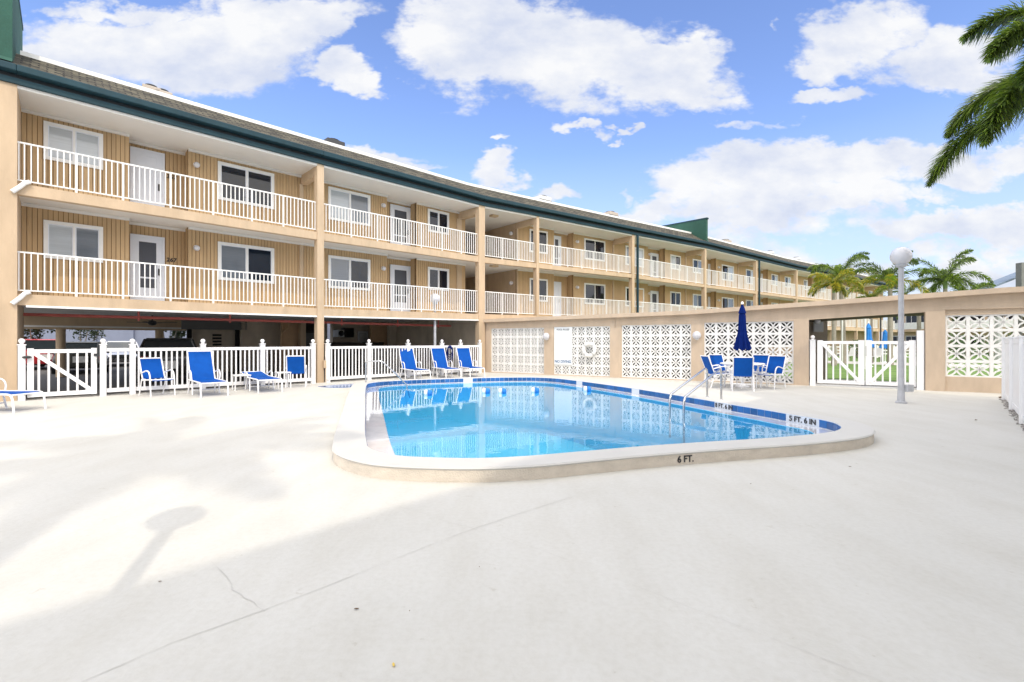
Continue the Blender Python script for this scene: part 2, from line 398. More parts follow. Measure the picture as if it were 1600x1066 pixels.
try: S.view_settings.use_curve_mapping = False
except Exception: pass
# ------------------------------------------------------------ facade frame
VX = [(27,11.3),(500.5,16.15),(754,21.4),(839,23.9),(989,28.3),(1102,33.1),(1182,38.2),(1245,43.4),(1301,48.3),(1339,52.0),(1373,56.0),(1402,60.0)]
HT = dict(F=[7.42,7.34,7.42,7.61,7.66,7.80,7.84,7.86,7.92,7.90,7.86,7.86],
 T3=[6.13,6.08,6.16,6.29,6.37,6.38,6.46,6.53,6.57,6.56,6.55,6.55],
 B3=[5.20,5.13,5.23,5.34,5.41,5.35,5.42,5.47,5.5,5.5,5.5,5.5],
 S3=[4.86,4.80,4.90,5.04,5.12,5.10,5.15,5.20,5.22,5.22,5.22,5.22],
 T2=[3.53,3.51,3.64,3.69,3.76,3.77,3.80,3.85,3.88,3.88,3.88,3.88],
 B2=[2.59,2.58,2.68,2.74,2.80,2.82,2.85,2.88,2.9,2.9,2.9,2.9],
 S2=[2.25,2.25,2.35,2.40,2.45,2.45,2.45,2.48,2.5,2.5,2.5,2.5])
PT = [Vector(((px-800)*Z/F, Z)) for px, Z in VX]
d0 = (PT[0]-PT[1]).normalized(); PT.insert(0, PT[0] + d0*1.6)
for k in HT: HT[k].insert(0, HT[k][0])
NV = len(PT)   # index 0 is the end of the left pier; column i sits at u = i+1
seglen = [(PT[i+1]-PT[i]).length for i in range(NV-1)]
def seg_n(i):
    t = (PT[i+1]-PT[i]).normalized(); return Vector((-t.y, t.x))
NRM = []
for i in range(NV):
    a = seg_n(max(i-1, 0)); b = seg_n(min(i, NV-2)); n = (a+b).normalized(); NRM.append(n/max(.5, n.dot(a)))
def P(u, d):
    i = min(max(int(math.floor(u)), 0), NV-2); t = u-i
    p = PT[i].lerp(PT[i+1], t); n = NRM[i].lerp(NRM[i+1], t); return p + n*d
def H(k, u):
    i = min(max(int(math.floor(u)), 0), NV-2); t = u-i; return HT[k][i]*(1-t) + HT[k][i+1]*t
def pxu(px, d):
    lo, hi = 0.0, NV-1.0
    for _ in range(40):
        mid = (lo+hi)/2; p = P(mid, d)
        if 800 + F*p.x/p.y < px: lo = mid
        else: hi = mid
    return (lo+hi)/2
def du(u, m): # metres -> u
    return m/seglen[min(max(int(u), 0), NV-2)]
def pris(mb, u0, u1, d0, d1, z0, z1, uv=False):
    """box that follows the facade; z0, z1 are functions of u (or numbers)"""
    f0 = z0 if callable(z0) else (lambda u: z0); f1 = z1 if callable(z1) else (lambda u: z1)
    cuts = [u0] + [float(k) for k in range(int(math.floor(u0))+1, int(math.ceil(u1)))] + [u1]
    for a, b in zip(cuts[:-1], cuts[1:]):
        if b-a < 1e-6: continue
        q = [(a, d0), (b, d0), (b, d1), (a, d1)]
        mb.hexa([(*P(x, y), f0(x)) for x, y in q] + [(*P(x, y), f1(x)) for x, y in q])
# ------------------------------------------------------------ ground, deck, pool
inner_px = [(-4.15,13.7),(-3.46,11.3),(-2.68,8.76),(-2.1,6.85),(-1.81,5.97),(-1.68,5.64),(-1.43,5.37),(-1.10,5.2),(-.41,5.13),(.14,5.22),(.72,5.42),(1.52,5.70),(2.38,5.95),(3.30,6.19),(4.05,6.45),(4.5,6.68),(4.80,7.0),(4.95,7.4),(4.92,7.75),(4.81,8.05),(4.63,8.68),(4.375,9.375),(4.12,10.2),(3.77,11.2),(3.32,12.43),(2.48,14.3),(1.68,15.8),(1.2,16.35),(.5,16.6),(-.6,16.45),(-2.1,15.95),(-3.3,15.4),(-3.97,14.9),(-4.22,14.35)]
INN = smooth_closed(inner_px, 5)
OUT = offset_closed(INN, .38)
LED = offset_closed(INN, -.33)
def clean(pts):  # drop points that fold back after an offset
    out = [pts[0]]
    for p in pts[1:]:
        if (p-out[-1]).length > .03: out.append(p)
    return out
def ring(mb, A, B, za, zb, flip=False):
    n = len(A); vs = [(p.x, p.y, za) for p in A] + [(p.x, p.y, zb) for p in B]
    fs = [((i, (i+1) % n, n+(i+1) % n, n+i) if not flip else (i, n+i, n+(i+1) % n, (i+1) % n)) for i in range(n)]
    mb.add(vs, fs)
def fillpoly(name, outer, hole, z, m, parent=None, kind=None):
    bm = bmesh.new(); es = []
    for loop in [outer] + ([hole] if hole else []):
        vs = [bm.verts.new((p[0], p[1], z)) for p in loop]
        es += [bm.edges.new((vs[i], vs[(i+1) % len(vs)])) for i in range(len(vs))]
    bmesh.ops.triangle_fill(bm, edges=es, use_beauty=True)
    bmesh.ops.recalc_face_normals(bm, faces=bm.faces)
    for f in bm.faces:
        if f.normal.z < 0: f.normal_flip()
    me = bpy.data.meshes.new(name); bm.to_mesh(me); bm.free(); me.materials.append(m)
    o = bpy.data.objects.new(name, me); COL.objects.link(o)
    if kind: o['kind'] = kind
    if parent: o.parent = parent
    return o
# wall line of the low screen wall
def WL(px):
    k = (px-800)/F; Z = 20.82/(1+.617*k); return Vector((k*Z, Z))
wt = (WL(1571)-WL(751)).normalized(); wn = Vector((-wt.y, wt.x)); wn = wn if wn.y > 0 else -wn
W0 = WL(751)
def WP(s, d): return W0 + wt*s + wn*d
def WS(px): return (WL(px)-W0).dot(wt)
fl = [P(0, -.25), P(1, -.25)] + [P(k, -.2) for k in (2, 3)]
fillpoly('ground', [(-600,-300),(900,-300),(900,1500),(-600,1500)], [tuple(p) for p in offset_closed(INN, .30)], -.03, M['earth'], kind='structure')
# carport and street asphalt
g = MB(); q = [P(0,-2), P(3,-2), P(6,-2), P(11,-.5), P(11,40), P(6,60), (-60,70), (-60,5)]
g.add([(p[0], p[1], -.012) for p in q], [tuple(range(len(q)))])
tag(g.build('carport_pavement', M['asphalt']), kind='structure')
g = MB(); g.add([(*WP(-1, 3.2), -.018), (*WP(60, 3.2), -.018), (*(WP(60, 3.2)+Vector((30,70))), -.018), (*P(11,-1.2), -.018), (*P(5.0,-1.2), -.018), (*P(3.6,-1.0),-.018)], [(0,1,2,3,4,5)])
tag(g.build('lawn', M['grass']), kind='structure')
dk = [(-24,-14), (24,-14)] + [tuple(WP(WS(1571)+9, .1)), tuple(WP(WS(1571), .1)), tuple(WP(0, .1)), tuple(P(3,.25)), tuple(P(2,.25)), tuple(P(1,.25)), tuple(P(0,.25)), tuple(P(0,.25)+Vector((-12,-10)))]
fillpoly('pool_deck', dk, [tuple(p) for p in offset_closed(INN, .30)], 0.0, M['deck'], kind='structure')
# breezeway floor behind the screen wall
g = MB(); g.add([(*WP(-.5,.1), -.004), (*WP(25,.1), -.004), (*WP(25,3.4), -.004), (*WP(-.5,3.4), -.004)], [(0,1,2,3)])
tag(g.build('breezeway_floor', M['path']), kind='structure')
# far garden path
g = MB(); a, b = WP(8, 20), WP(34, 14); c2, e2 = WP(34, 17.5), WP(8, 25)
g.add([(a.x,a.y,-.008),(b.x,b.y,-.008),(c2.x,c2.y,-.008),(e2.x,e2.y,-.008)], [(0,1,2,3)])
tag(g.build('garden_path', M['path']), kind='structure')
# cracks and joints in the deck (real thin dirt filled lines)
def crackline(name, pxs, w, jit):
    pts = [Vector(G(x, y)) for x, y in pxs]; out = []
    for a, b in zip(pts[:-1], pts[1:]):
        n = max(2, int((b-a).length/.09))
        for i in range(n):
            out.append(a.lerp(b, i/n) + Vector((random.uniform(-jit, jit), random.uniform(-jit, jit))))
    out.append(pts[-1]); mb = MB()
    vs = []; fs = []
    for i, p in enumerate(out):
        t = (out[min(i+1, len(out)-1)]-out[max(0, i-1)]).normalized(); n = Vector((-t.y, t.x))*w*.5*random.uniform(.3, 1.5)
        vs += [(p.x-n.x, p.y-n.y, .004), (p.x+n.x, p.y+n.y, .004)]
        if i: fs.append((2*i-2, 2*i-1, 2*i+1, 2*i))
    mb.add(vs, fs); tag(mb.build(name, M['crack']), kind='structure')
crackline('deck_joint', [(128,1066),(270,1005),(410,955),(560,897),(690,845),(745,825),(830,797),(900,775),(990,752)], .0028, .003)
crackline('deck_joint', [(745,825),(900,880),(1060,943),(1260,1020),(1380,1066)], .0014, .003)
crackline('deck_crack', [(330,878),(345,895),(362,913),(372,930),(392,942),(414,956)], .0026, .014)
crackline('deck_crack', [(592,778),(604,786),(660,803),(720,821),(745,828)], .0022, .014)
# pool
pool = thing('swimming_pool', (0.5, 10.5, 0), 'rounded swimming pool with raised white coping and blue tile band', 'swimming pool')
mb = MB(); ring(mb, OUT, INN, .15, .15); ring(mb, OUT, offset_closed(INN, .395), .15, .135); ring(mb, offset_closed(INN, .395), OUT, .135, .118)
cop = mb.build('coping', M['coping'], pool, smooth=False)
mb = MB(); ring(mb, OUT, OUT, .12, -.01, True); mb.build('coping_face', M['copeface'], pool)
mb = MB(); ring(mb, INN, INN, .15, -.004); mb.build('pool_wall', M['grout'], pool)
ledge = clean(LED)
mb = MB(); ring(mb, INN, LED, .006, .001); mb.build('overflow_ledge', M['ledge'], pool)
mb = MB(); ring(mb, LED, LED, .001, -1.7); mb.build('basin_wall', M['basin'], pool)
fillpoly('basin_floor', [tuple(p) for p in ledge], None, -1.7, M['basin'], pool).location = (-pool.location.x, -pool.location.y, 0)
o = fillpoly('pool_water', [tuple(p) for p in ledge], None, -.006, M['water'], kind='structure')
# tiles: march round the inner edge
per = [0.0]
for i in range(len(INN)): per.append(per[-1] + (INN[(i+1) % len(INN)]-INN[i]).length)
def at_s(s):
    s %= per[-1]
    for i in range(len(INN)):
        if per[i+1] >= s: return INN[i].lerp(INN[(i+1) % len(INN)], (s-per[i])/(per[i+1]-per[i]))
def s_of_px(px, side):  # right hand / far side position seen at px
    best = None
    for k in range(4000):
        s = per[-1]*k/4000; p = at_s(s); q = 800+F*p.x/p.y
        if side == 'r' and not (p.y > 7.4 and p.x > 1.2 + (16.35-p.y)*.1 and p.y < 16.2): continue
        if side == 'b' and p.y < 14.2: continue
        e = abs(q-px)
        if best is None or e < best[0]: best = (e, s)
    return best[1]
gaps = [(s_of_px(1119,'r'), s_of_px(1144,'r')), (s_of_px(1237,'r'), s_of_px(1272,'r')), (s_of_px(987,'r'), s_of_px(994,'r')), (s_of_px(903,'r'), s_of_px(909,'r')), (s_of_px(726,'b'), s_of_px(735,'b'))]
gaps = [(min(a, b), max(a, b)) for a, b in gaps]
n = int(per[-1]/.157); runs = []; mb = MB(); start = next(k for k in range(n) if any(g0-.05 < per[-1]*(k+.5)/n < g1+.05 for g0, g1 in gaps))
for kk in range(n):
    k = (start+kk) % n
    a, b = per[-1]*k/n + .004, per[-1]*(k+1)/n - .004
    if any(g0-.05 < (a+b)/2 < g1+.05 for g0, g1 in gaps):
        if mb.v: runs.append(mb); mb = MB()
        continue
    p, q = at_s(a), at_s(b); t = (q-p).normalized(); nn = Vector((-t.y, t.x))   # points into the pool
    ii = nn*.006 ; ko = nn*-.004
    mb.hexa([(*(p+ii), .02), (*(q+ii), .02), (*(q+ko), .02), (*(p+ko), .02), (*(p+ii), .138), (*(q+ii), .138), (*(q+ko), .138), (*(p+ko), .138)])
if mb.v: runs.append(mb)
tb = [r_.build('tile_band', M['tile'], pool) for r_ in runs][0]
def depth_mark(s, txt, size):
    p, q = at_s(s-.05), at_s(s+.05); t = (q-p).normalized(); c = at_s(s); nn = Vector((-t.y, t.x))
    ex = Vector((-t.x, -t.y, 0)); up = Vector((0,0,1))
    if ex.cross(up).dot(Vector((-c.x, -c.y, 0))) < 0: ex = -ex
    text_obj('depth_mark', txt, size, M['ink'], tb, (c.x+nn.x*.008, c.y+nn.y*.008, .078), ex, up, .002, sx=.95)
depth_mark((gaps[0][0]+gaps[0][1])/2, '8 FT. 6 IN', .125)
depth_mark((gaps[1][0]+gaps[1][1])/2, '5 FT. 6 IN', .125)
# depth marking on the outside face
best = min(range(len(OUT)), key=lambda i: abs(800+F*OUT[i].x/OUT[i].y-1068) + (0 if OUT[i].y < 7 else 1e4))
c = OUT[best]; t = (OUT[(best+1) % len(OUT)]-OUT[best-1]).normalized(); nn = Vector((t.y, -t.x))
text_obj('depth_mark', '6 FT.', .105, M['ink'], cop, (c.x+nn.x*.006, c.y+nn.y*.006, .062), (t.x, t.y, 0), (0,0,1), .002)
# blue recessed channel beside the far left corner of the pool
mb = MB(); a = [(497,604.5),(515,602.6),(535,601),(556,600),(566,601),(560,604),(540,606),(515,606)]
q = [G(x, y) for x, y in a]
mb.add([(x, y, .012) for x, y in q] + [(x, y, 0) for x, y in q], [tuple(range(8))] + [(i, 8+i, 8+(i+1) % 8, (i+1) % 8) for i in range(8)])
tag(mb.build('deck_mat', M['tile']), 'thin blue strip lying on deck beyond the left end of the pool', 'mat')
# ------------------------------------------------------------ apartment building
bl = thing('apartment_building', (*P(1, 1), 0), 'long three storey tan apartment building with white railed balconies over open carport', 'building')
U_END = NV-1.0
h = lambda k, o=0.0: (lambda u: H(k, u)+o)
D1, D2 = 1.45, 1.95
# slabs, edge beams
for lev, (B, Sb) in enumerate((('B2','S2'), ('B3','S3'))):
    mb = MB(); pris(mb, 0.86, U_END, 0, .2, h(Sb), h(B,-.08)); mb.build('edge_beam', M['stucco'], bl)
    mb = MB(); pris(mb, 0.86, U_END, .2, 2.9, h(Sb,.09), h(B,-.1)); mb.build('balcony_ceiling', M['ceiling'], bl)
    mb = MB(); pris(mb, 1.0, U_END, .2, .32, h(Sb,.03), h(Sb,.09)); mb.build('ceiling_trim', M['ceiling'], bl)
mb = MB(); pris(mb, 1.02, 3.0, -.012, .02, h('S2',-.05), h('S2',.0)); mb.build('white_trim', M['white'], bl)
# top ceiling, fascias, roof
mb = MB(); pris(mb, 1.0, U_END, -.02, .16, h('F',-.075), h('F')); mb.build('roof_beam', M['ceiling'], bl)
mb = MB(); pris(mb, .86, U_END, .16, 2.9, h('F',-.05), h('F',.02)); mb.build('top_ceiling', M['ceiling'], bl)
mb = MB(); pris(mb, .0, U_END, -.10, .1, h('F'), h('F',.13)); mb.build('fascia', M['teal'], bl)
mb = MB(); pris(mb, .0, U_END, -.03, .1, h('F',.13), h('F',.24)); mb.build('fascia_reveal', M['tealdark'], bl)
mb = MB(); pris(mb, .0, U_END, -.26, .1, h('F',.24), h('F',.40)); mb.build('gutter', M['teal'], bl, bevel=.02)
mb = MB(); L0 = 0
for i in range(0, NV-1):
    sub = 4
    for j in range(sub):
        a = i+j/sub; b = i+(j+1)/sub
        rows = [(-.24,.40),(.10,.56),(.55,.85),(1.0,1.16)]
        for (da, za), (db, zb) in zip(rows[:-1], rows[1:]):
            p = [(*P(a,da), H('F',a)+za), (*P(b,da), H('F',b)+za), (*P(b,db), H('F',b)+zb), (*P(a,db), H('F',a)+zb)]
            la = L0; lb = L0 + seglen[i]/sub; va = da*1.25; vb = db*1.25
            mb.add(p, [(0,1,2,3)], [[(la,va),(lb,va),(lb,vb),(la,vb)]])
        L0 += seglen[i]/sub
roof = mb.build('roof', M['shingle'], bl)
mb = MB(); pris(mb, 1.0, U_END, 1.0, 1.12, h('F',1.0), h('F',1.27)); mb.build('parapet_cap', M['white'], roof)
mb = MB(); pris(mb, 0, U_END, 1.12, 15, h('F',.95), h('F',1.06)); mb.build('flat_roof', M['white'], roof)
# columns
for i in range(2, NV-1):
    u = float(i); w = du(u, .115); z0 = 0
    mb = MB()
    pris(mb, u-w, u+w, -.03, .22, z0, h('F',-.002)); cc = mb.build('column', M['stucco'], bl)
    mb = MB(); pris(mb, u-w*.9, u+w*.9, .2, D1+.1, h('F',-.36), h('F',-.051)); mb.build('cross_beam', M['stucco'], bl)
    mb = MB(); pris(mb, u-w*1.4, u-w*.2, D1-.05, D1+.03, h('B3',-.1), h('F',-.36)); pris(mb, u-w*1.4, u-w*.2, D1-.05, D1+.03, h('B2',-.1), h('S3',.09)); mb.build('pilaster', M['stucco'], bl)
mb = MB(); pris(mb, 0, 1.0, -.04, 2.6, 0, h('F',-.002)); mb.build('end_pier', M['stucco'], bl)
# green fins on the roof
def fin(u0, u1, depth, top):
    mb = MB(); uc = (u0+u1)/2; hf = H('F', uc)
    prof = [(-.26,.42),(-.12,.55),(-.12,top-hf),(depth,top-hf+.1),(depth,1.1),(1.0,1.1),(.2,.62)]
    vs = []
    for u in (u0, u1):
        for d, z in prof: vs.append((*P(u, d), hf+z))
    n = len(prof)
    mb.add(vs, [tuple(range(n)), tuple(range(2*n-1, n-1, -1))] + [(i, n+i, n+(i+1) % n, (i+1) % n) for i in range(n)])
    fo = mb.build('roof_fin', M['green'], bl)
    mb = MB(); q = du(uc, .05)
    vs = []
    for u in (u0-q*.3, u1+q*.3):
        for d, z in ((-.18,top-hf),(depth+.05,top-hf+.1),(depth+.05,top-hf+.2),(-.18,top-hf+.1)): vs.append((*P(u, d), hf+z))
    mb.add(vs, [(0,1,2,3),(7,6,5,4),(0,4,5,1),(1,5,6,2),(2,6,7,3),(3,7,4,0)])
    mb.build('fin_cap', M['teal'], fo)
fin(0.0, .955, 3.6, 10.3)
fin(6-du(6,.08), 6+du(6,.12), 3.6, 9.78)
# dark downpipes
for i, off in ((5, .32), (7, .30)):
    u = i+du(i, off); mb = MB(); pris(mb, u-du(i,.055), u+du(i,.055), -.14, -.04, .0, h('F',-.002)); mb.build('downpipe', M['teal'], bl)
# white elbows on the end pier
for zz in (HT['B3'][1]-.22, HT['B2'][1]-.22):
    a = P(.95, -.09); b = P(1.03, -.06); mb = MB(); mb.tube([(a.x,a.y,zz-.10),(a.x*.6+b.x*.4,a.y*.6+b.y*.4,zz+.03),(a.x*.3+b.x*.7,a.y*.3+b.y*.7,zz+.15),(b.x,b.y,zz+.2)], .05, 10); mb.build('drain_elbow', M['white'], bl)
# walls with boards
REC = [(202,294),(605,650.5),(865.6,896),(1012.5,1039),(1099.5,1118.7),(1187,1200),(1262,1268.5),(1306,1314),(1345,1349.5)]
REC = [(pxu(a, D1), pxu(b, D1)) for a, b in REC]
STAIR = (pxu(727, D1), pxu(808, D1))
def boards(mb, u0, u1, d, z0, z1, pitch=.10):
    L = (P(u1, d)-P(u0, d)).length; n = max(1, round(L/pitch))
    for k in range(n):
        a = u0+(u1-u0)*(k/n); b = u0+(u1-u0)*((k+1)/n); g_ = (b-a)*.06
        q = [(a+g_, d), (b-g_, d), (b-g_, d+.035), (a+g_, d+.035)]
        mb.hexa([(*P(x,y), z0(x)) for x, y in q] + [(*P(x,y), z1(x)) for x, y in q])
def perp_boards(mb, u, da, db, z0, z1, face):
    n = max(1, round(abs(db-da)/.2)); 
    for k in range(n):
        a = da+(db-da)*k/n+.008; b = da+(db-da)*(k+1)/n-.008; e = du(u, .03)*face
        pts = [(u, a), (u, b), (u+e, b), (u+e, a)]
        mb.hexa([(*P(x,y), z0(x)) for x, y in pts] + [(*P(x,y), z1(x)) for x, y in pts])
walls = []
for B, C in (('B2', ('S3', .09)), ('B3', ('F', -.05))):
    zf, zc = h(B, -.09), h(*C)
    front = []; cur = 1.0
    for a, b in sorted(REC + [STAIR]):
        if a > cur: front.append((cur, a))
        cur = b
    front.append((cur, U_END))
    for side in (lambda a: a < STAIR[0]+.01, lambda a: a > STAIR[0]+.01):
        mb = MB(); gap = MB(); tr = MB(); fr_ = [q for q in front if side(q[0])]; rc_ = [q for q in REC if side(q[0])]
        for a, b in fr_:
            boards(mb, a, b, D1, zf, zc); pris(gap, a, b, D1+.03, D1+.12, zf, zc)
        for a, b in rc_:
            boards(mb, a, b, D2, zf, zc); pris(gap, a, b, D2+.03, D2+.1, zf, zc)
            perp_boards(mb, b, D1+.02, D2, zf, zc, 1); perp_boards(mb, a, D1+.02, D2, zf, zc, -1)
        w = mb.build('siding_wall', M['siding'], bl); gap.build('siding_backing', M['siding_gap'], w)
        for a, b in fr_: pris(tr, a, b, D1-.07, D1-.002, lambda u: zc(u)-.07, lambda u: zc(u)-.002)
        for a, b in rc_: pris(tr, a, b, D2-.07, D2-.002, lambda u: zc(u)-.07, lambda u: zc(u)-.002)
        tr.build('crown_moulding', M['ceiling'], w)
    # stair hall
    mb = MB(); a, b = STAIR; e = du(3, .14)
    pris(mb, a-e, a, D1+.04, 8, zf, zc); pris(mb, b, b+e, D1+.04, 8, zf, zc); pris(mb, a, b, 8, 8.2, zf, zc)
    mb.build('stair_hall_wall', M['stucco'], bl)
    mb = MB(); pris(mb, a, b, 2.9, 8.2, lambda u: zf(u)-.1, zf); pris(mb, a, b, 2.9, 8.2, zc, lambda u: zc(u)+.1); mb.build('stair_hall_slab', M['ceiling'], bl)
    mb = MB(); pris(mb, pxu(771,.7), pxu(780,.7), .75, 1.0, lambda u: zc(u)-.09, zc); mb.build('ceiling_light', M['stucco'], bl)

# solid body behind
mb = MB(); pris(mb, 1.0, STAIR[0]-.05, 2.2, 2.4, h('S2',.3), h('F',.9)); pris(mb, STAIR[1]+.05, U_END, 2.2, 2.4, 0, h('F',.9)); mb.build('inner_wall', M['stucco'], bl)
# windows and doors
def win(px0, px1, B, z0, z1, d, sty):
    a, b = pxu(px0, d), pxu(px1, d); zf = lambda u: H(B, u)-.08
    fw = du(a, .085); mb = MB(); dd = (d-.045, d-.004)
    pris(mb, a, a+fw, *dd, lambda u: zf(u)+z0, lambda u: zf(u)+z1); pris(mb, b-fw, b, *dd, lambda u: zf(u)+z0, lambda u: zf(u)+z1)
    pris(mb, a+fw, b-fw, *dd, lambda u: zf(u)+z1-.085, lambda u: zf(u)+z1); pris(mb, a+fw, b-fw, *dd, lambda u: zf(u)+z0, lambda u: zf(u)+z0+.085)
    m_ = (a+b)/2; pris(mb, m_-fw*.28, m_+fw*.28, *dd, lambda u: zf(u)+z0+.085, lambda u: zf(u)+z1-.085)
    w = mb.build('window', M['white'], bl)
    for k, (x0, x1, mm) in enumerate(((a+fw, m_-fw*.28, sty[0]), (m_+fw*.28, b-fw, sty[1]))):
        mb = MB(); pris(mb, x0, x1, d-.014, d-.001, lambda u: zf(u)+z0+.085, lambda u: zf(u)+z1-.085); mb.build('pane', M[mm], w)
    if px0 < 700:   # thin sliding sash bars
        mb = MB(); e = du(a, .022)
        for x0, x1 in ((a+fw, m_-fw*.28), (m_+fw*.28, b-fw)):
            for q0, q1 in ((x0, x0+e), (x1-e, x1)): pris(mb, q0, q1, d-.03, d-.0145, lambda u: zf(u)+z0+.085, lambda u: zf(u)+z1-.085)
            pris(mb, x0+e, x1-e, d-.03, d-.0145, lambda u: zf(u)+z1-.11, lambda u: zf(u)+z1-.085)
        mb.build('sash', M['doorpaint'], w)
def door(px0, px1, B, d, far, screen=True):
    a, b = pxu(px0, d), pxu(px1, d); zf = lambda u: H(B, u)-.08
    fw = du(a, .07); mb = MB()
    zt = 2.08
    pris(mb, a, a+fw, d-.05, d-.003, zf, lambda u: zf(u)+zt); pris(mb, b-fw, b, d-.05, d-.003, zf, lambda u: zf(u)+zt); pris(mb, a+fw, b-fw, d-.05, d-.003, lambda u: zf(u)+zt-.07, lambda u: zf(u)+zt)
    pris(mb, a+fw, b-fw, d-.02, d-.003, zf, lambda u: zf(u)+zt-.07)
    # stiles of the screen door
    s_ = du(a, .14)
    pris(mb, a+fw, a+fw+s_, d-.04, d-.02, zf, lambda u: zf(u)+zt-.07); pris(mb, b-fw-s_, b-fw, d-.04, d-.02, zf, lambda u: zf(u)+zt-.07)
    pris(mb, a+fw+s_, b-fw-s_, d-.04, d-.02, zf, lambda u: zf(u)+.5); pris(mb, a+fw+s_, b-fw-s_, d-.04, d-.02, lambda u: zf(u)+zt-.2, lambda u: zf(u)+zt-.07)
    if screen: pris(mb, a+fw+s_, b-fw-s_, d-.036, d-.02, lambda u: zf(u)+.78, lambda u: zf(u)+.83)
    do = mb.build('door', M['doorpaint'], bl)
    mb = MB(); pris(mb, a+fw+s_, b-fw-s_, d-.03, d-.0201, lambda u: zf(u)+.5, lambda u: zf(u)+zt-.2); mb.build('door_screen', M['screen'] if screen else M['doorpaint'], do)
    if not far:
        mb = MB(); x = b-fw-s_*.5; p = P(x, d-.06); z = zf(x)+1.0; mb.box((p.x, p.y, z), (.04,.04,.2)); mb.sphere((p.x, p.y, z-.05), .03, 8); mb.build('handle', M['darkmetal'], do)
WIN = [(68,161,'s'),(340,428,'l'),(512.5,578,'l'),(668,701,'s'),(827,855,'l'),(912.5,945,'l'),(977,1005.5,'l'),(1047,1063,'s'),(1082,1097,'s'),
 (1127.4,1146,'l'),(1165,1180,'l'),(1205,1215,'s'),(1225.7,1235,'s'),(1255.5,1261.5,'s'),(1280,1290,'s'),(1320,1328,'s'),(1357,1363,'s')]
ST3 = [('blind','blind'),('glass','glass'),('blind','blinddark'),('glass','glass'),('glass','glass'),('glass','glass'),('blinddark','blind'),('blind','glass'),('glass','blinddark')]
ST2 = [('blind','blinddark'),('blinddark','glass'),('blinddark','glass'),('glass','glass'),('glass','glass'),('glass','glass'),('glass','brown'),('glass','glass'),('blinddark','glass')]
for i, (a, b, k) in enumerate(WIN):
    z0 = 1.08 if k == 's' else .86
    s3 = ST3[i] if i < len(ST3) else ('glass', 'blind'); s2 = ST2[i] if i < len(ST2) else ('glass', 'blinddark')
    win(a, b, 'B3', z0, 2.08, D1, s3); win(a, b, 'B2', z0, 2.08, D1, s2)
DOORS = [(203,257),(609,641),(862,876),(1015.5,1028),(1106,1110),(1188.5,1191)]
for i, (a, b) in enumerate(DOORS):
    door(a, b, 'B3', D2, i > 2, screen=(i not in (0,))); door(a, b, 'B2', D2, i > 2, screen=i != 2)
# lights on the walls
for i, px in enumerate((307, 599, 902, 1015, 1123, 1188)):
    d = D1
    for B in ('B3', 'B2'):
        if px == 1188: continue
        u = pxu(px, d-.06); p = P(u, d-.03); q = P(u, d-.1); z = H(B, u)-.08+1.80
        mb = MB(); mb.sphere((p.x, p.y, z), .085, 12, (1,1,1)); lo = mb.build('light_base', M['white'], bl, smooth=True)
        mb = MB(); mb.sphere((q.x, q.y, z-.02), .09, 12); mb.build('wall_light', M['globe'], lo, smooth=True)
for B in ('B3', 'B2'):
    u = STAIR[1]-du(3,.03); 
    p = P(u-du(3,.09), D1+.35); z = H(B, u)+1.70
    mb = MB(); mb.sphere((p.x, p.y, z), .11, 12); mb.build('wall_light', M['globe'], bl, smooth=True)
# numbers beside the first doors
for B, t in (('B2', '267'), ('B3', '367')):
    u = pxu(268, D2); p = P(u, D2-.012); tdir = (P(u+.01, D2)-P(u, D2)).normalized()
    text_obj('house_number', t, .17, M['ink'], bl, (p.x, p.y, H(B,u)+1.33), (tdir.x, tdir.y, .0), (.12*tdir.x, .12*tdir.y, 1), .004)
# railings
def railing(i, T, B):
    u0 = i + du(i, .12); u1 = i+1 - du(i, .12)
    if i+1 >= NV-1: u1 = i+.9
    if i == 1: u0 = 1.0
    d = .09; mb = MB()
    pris(mb, u0, u1, d-.022, d+.022, h(T,-.035), h(T)); pris(mb, u0, u1, d-.018, d+.018, h(B), h(B,.03))
    L = (P(u1, d)-P(u0, d)).length; n = round(L/.114); npost = max(1, round(L/1.0)); step = n/npost
    posts = {round(step*k) for k in range(1, npost)}
    r = (seg_n(i)); rz = math.atan2(-r.x, r.y)
    for k in range(0, n+1):
        if k in posts: continue
        u = u0+(u1-u0)*min(max(k/n, .003), .997); p = P(u, d); za, zb = H(B,u)+.03, H(T,u)-.035
        mb.box((p.x, p.y, (za+zb)/2), (.023,.023, zb-za), rz)
    ro = mb.build('railing', M['white'], bl)
    for k in sorted(posts):
        u = u0+(u1-u0)*k/n; p = P(u, d); za, zb = H(B,u)-.085, H(T,u)-.03
        mb = MB(); mb.box((p.x, p.y, (za+zb)/2), (.045,.045, zb-za), rz)
        if i < 6: mb.build('railing_post', M['white'], ro)
for i in range(1, NV-1):
    railing(i, 'T3', 'B3'); railing(i, 'T2', 'B2')
# ---------------- carport interior
mb = MB(); pris(mb, .5, 4.2, 2.9, 10.5, h('S2',.09), h('S2',.2)); mb.build('carport_ceiling', M['ceilcar'], bl)
mb = MB(); pris(mb, .5, 3.0, .32, 3.0, h('S2',.07), h('S2',.088)); mb.build('carport_soffit', M['ceilcar'], bl)
def parx(px, y0, d): return P(pxu(px, d), d)
mb = MB(); mb.tube([(*P(1.0+k*.125, 2.3), 2.12) for k in range(0, 17)], .045, 8); pipe = mb.build('sprinkler_pipe', M['red'], bl, smooth=True)
for u in (1.35, 1.7, 2.25, 2.6, 2.9):
    p = P(u, 2.3); mb = MB(); mb.tube([(p.x,p.y,2.02),(p.x,p.y,2.38)], .03, 6); mb.build('pipe_hanger', M['red'], pipe)
mb = MB(); pris(mb, .4, pxu(292, 9.5), 9.5, 9.8, 1.86, h('S2',.1)); mb.build('rear_beam', M['stucco'], bl)
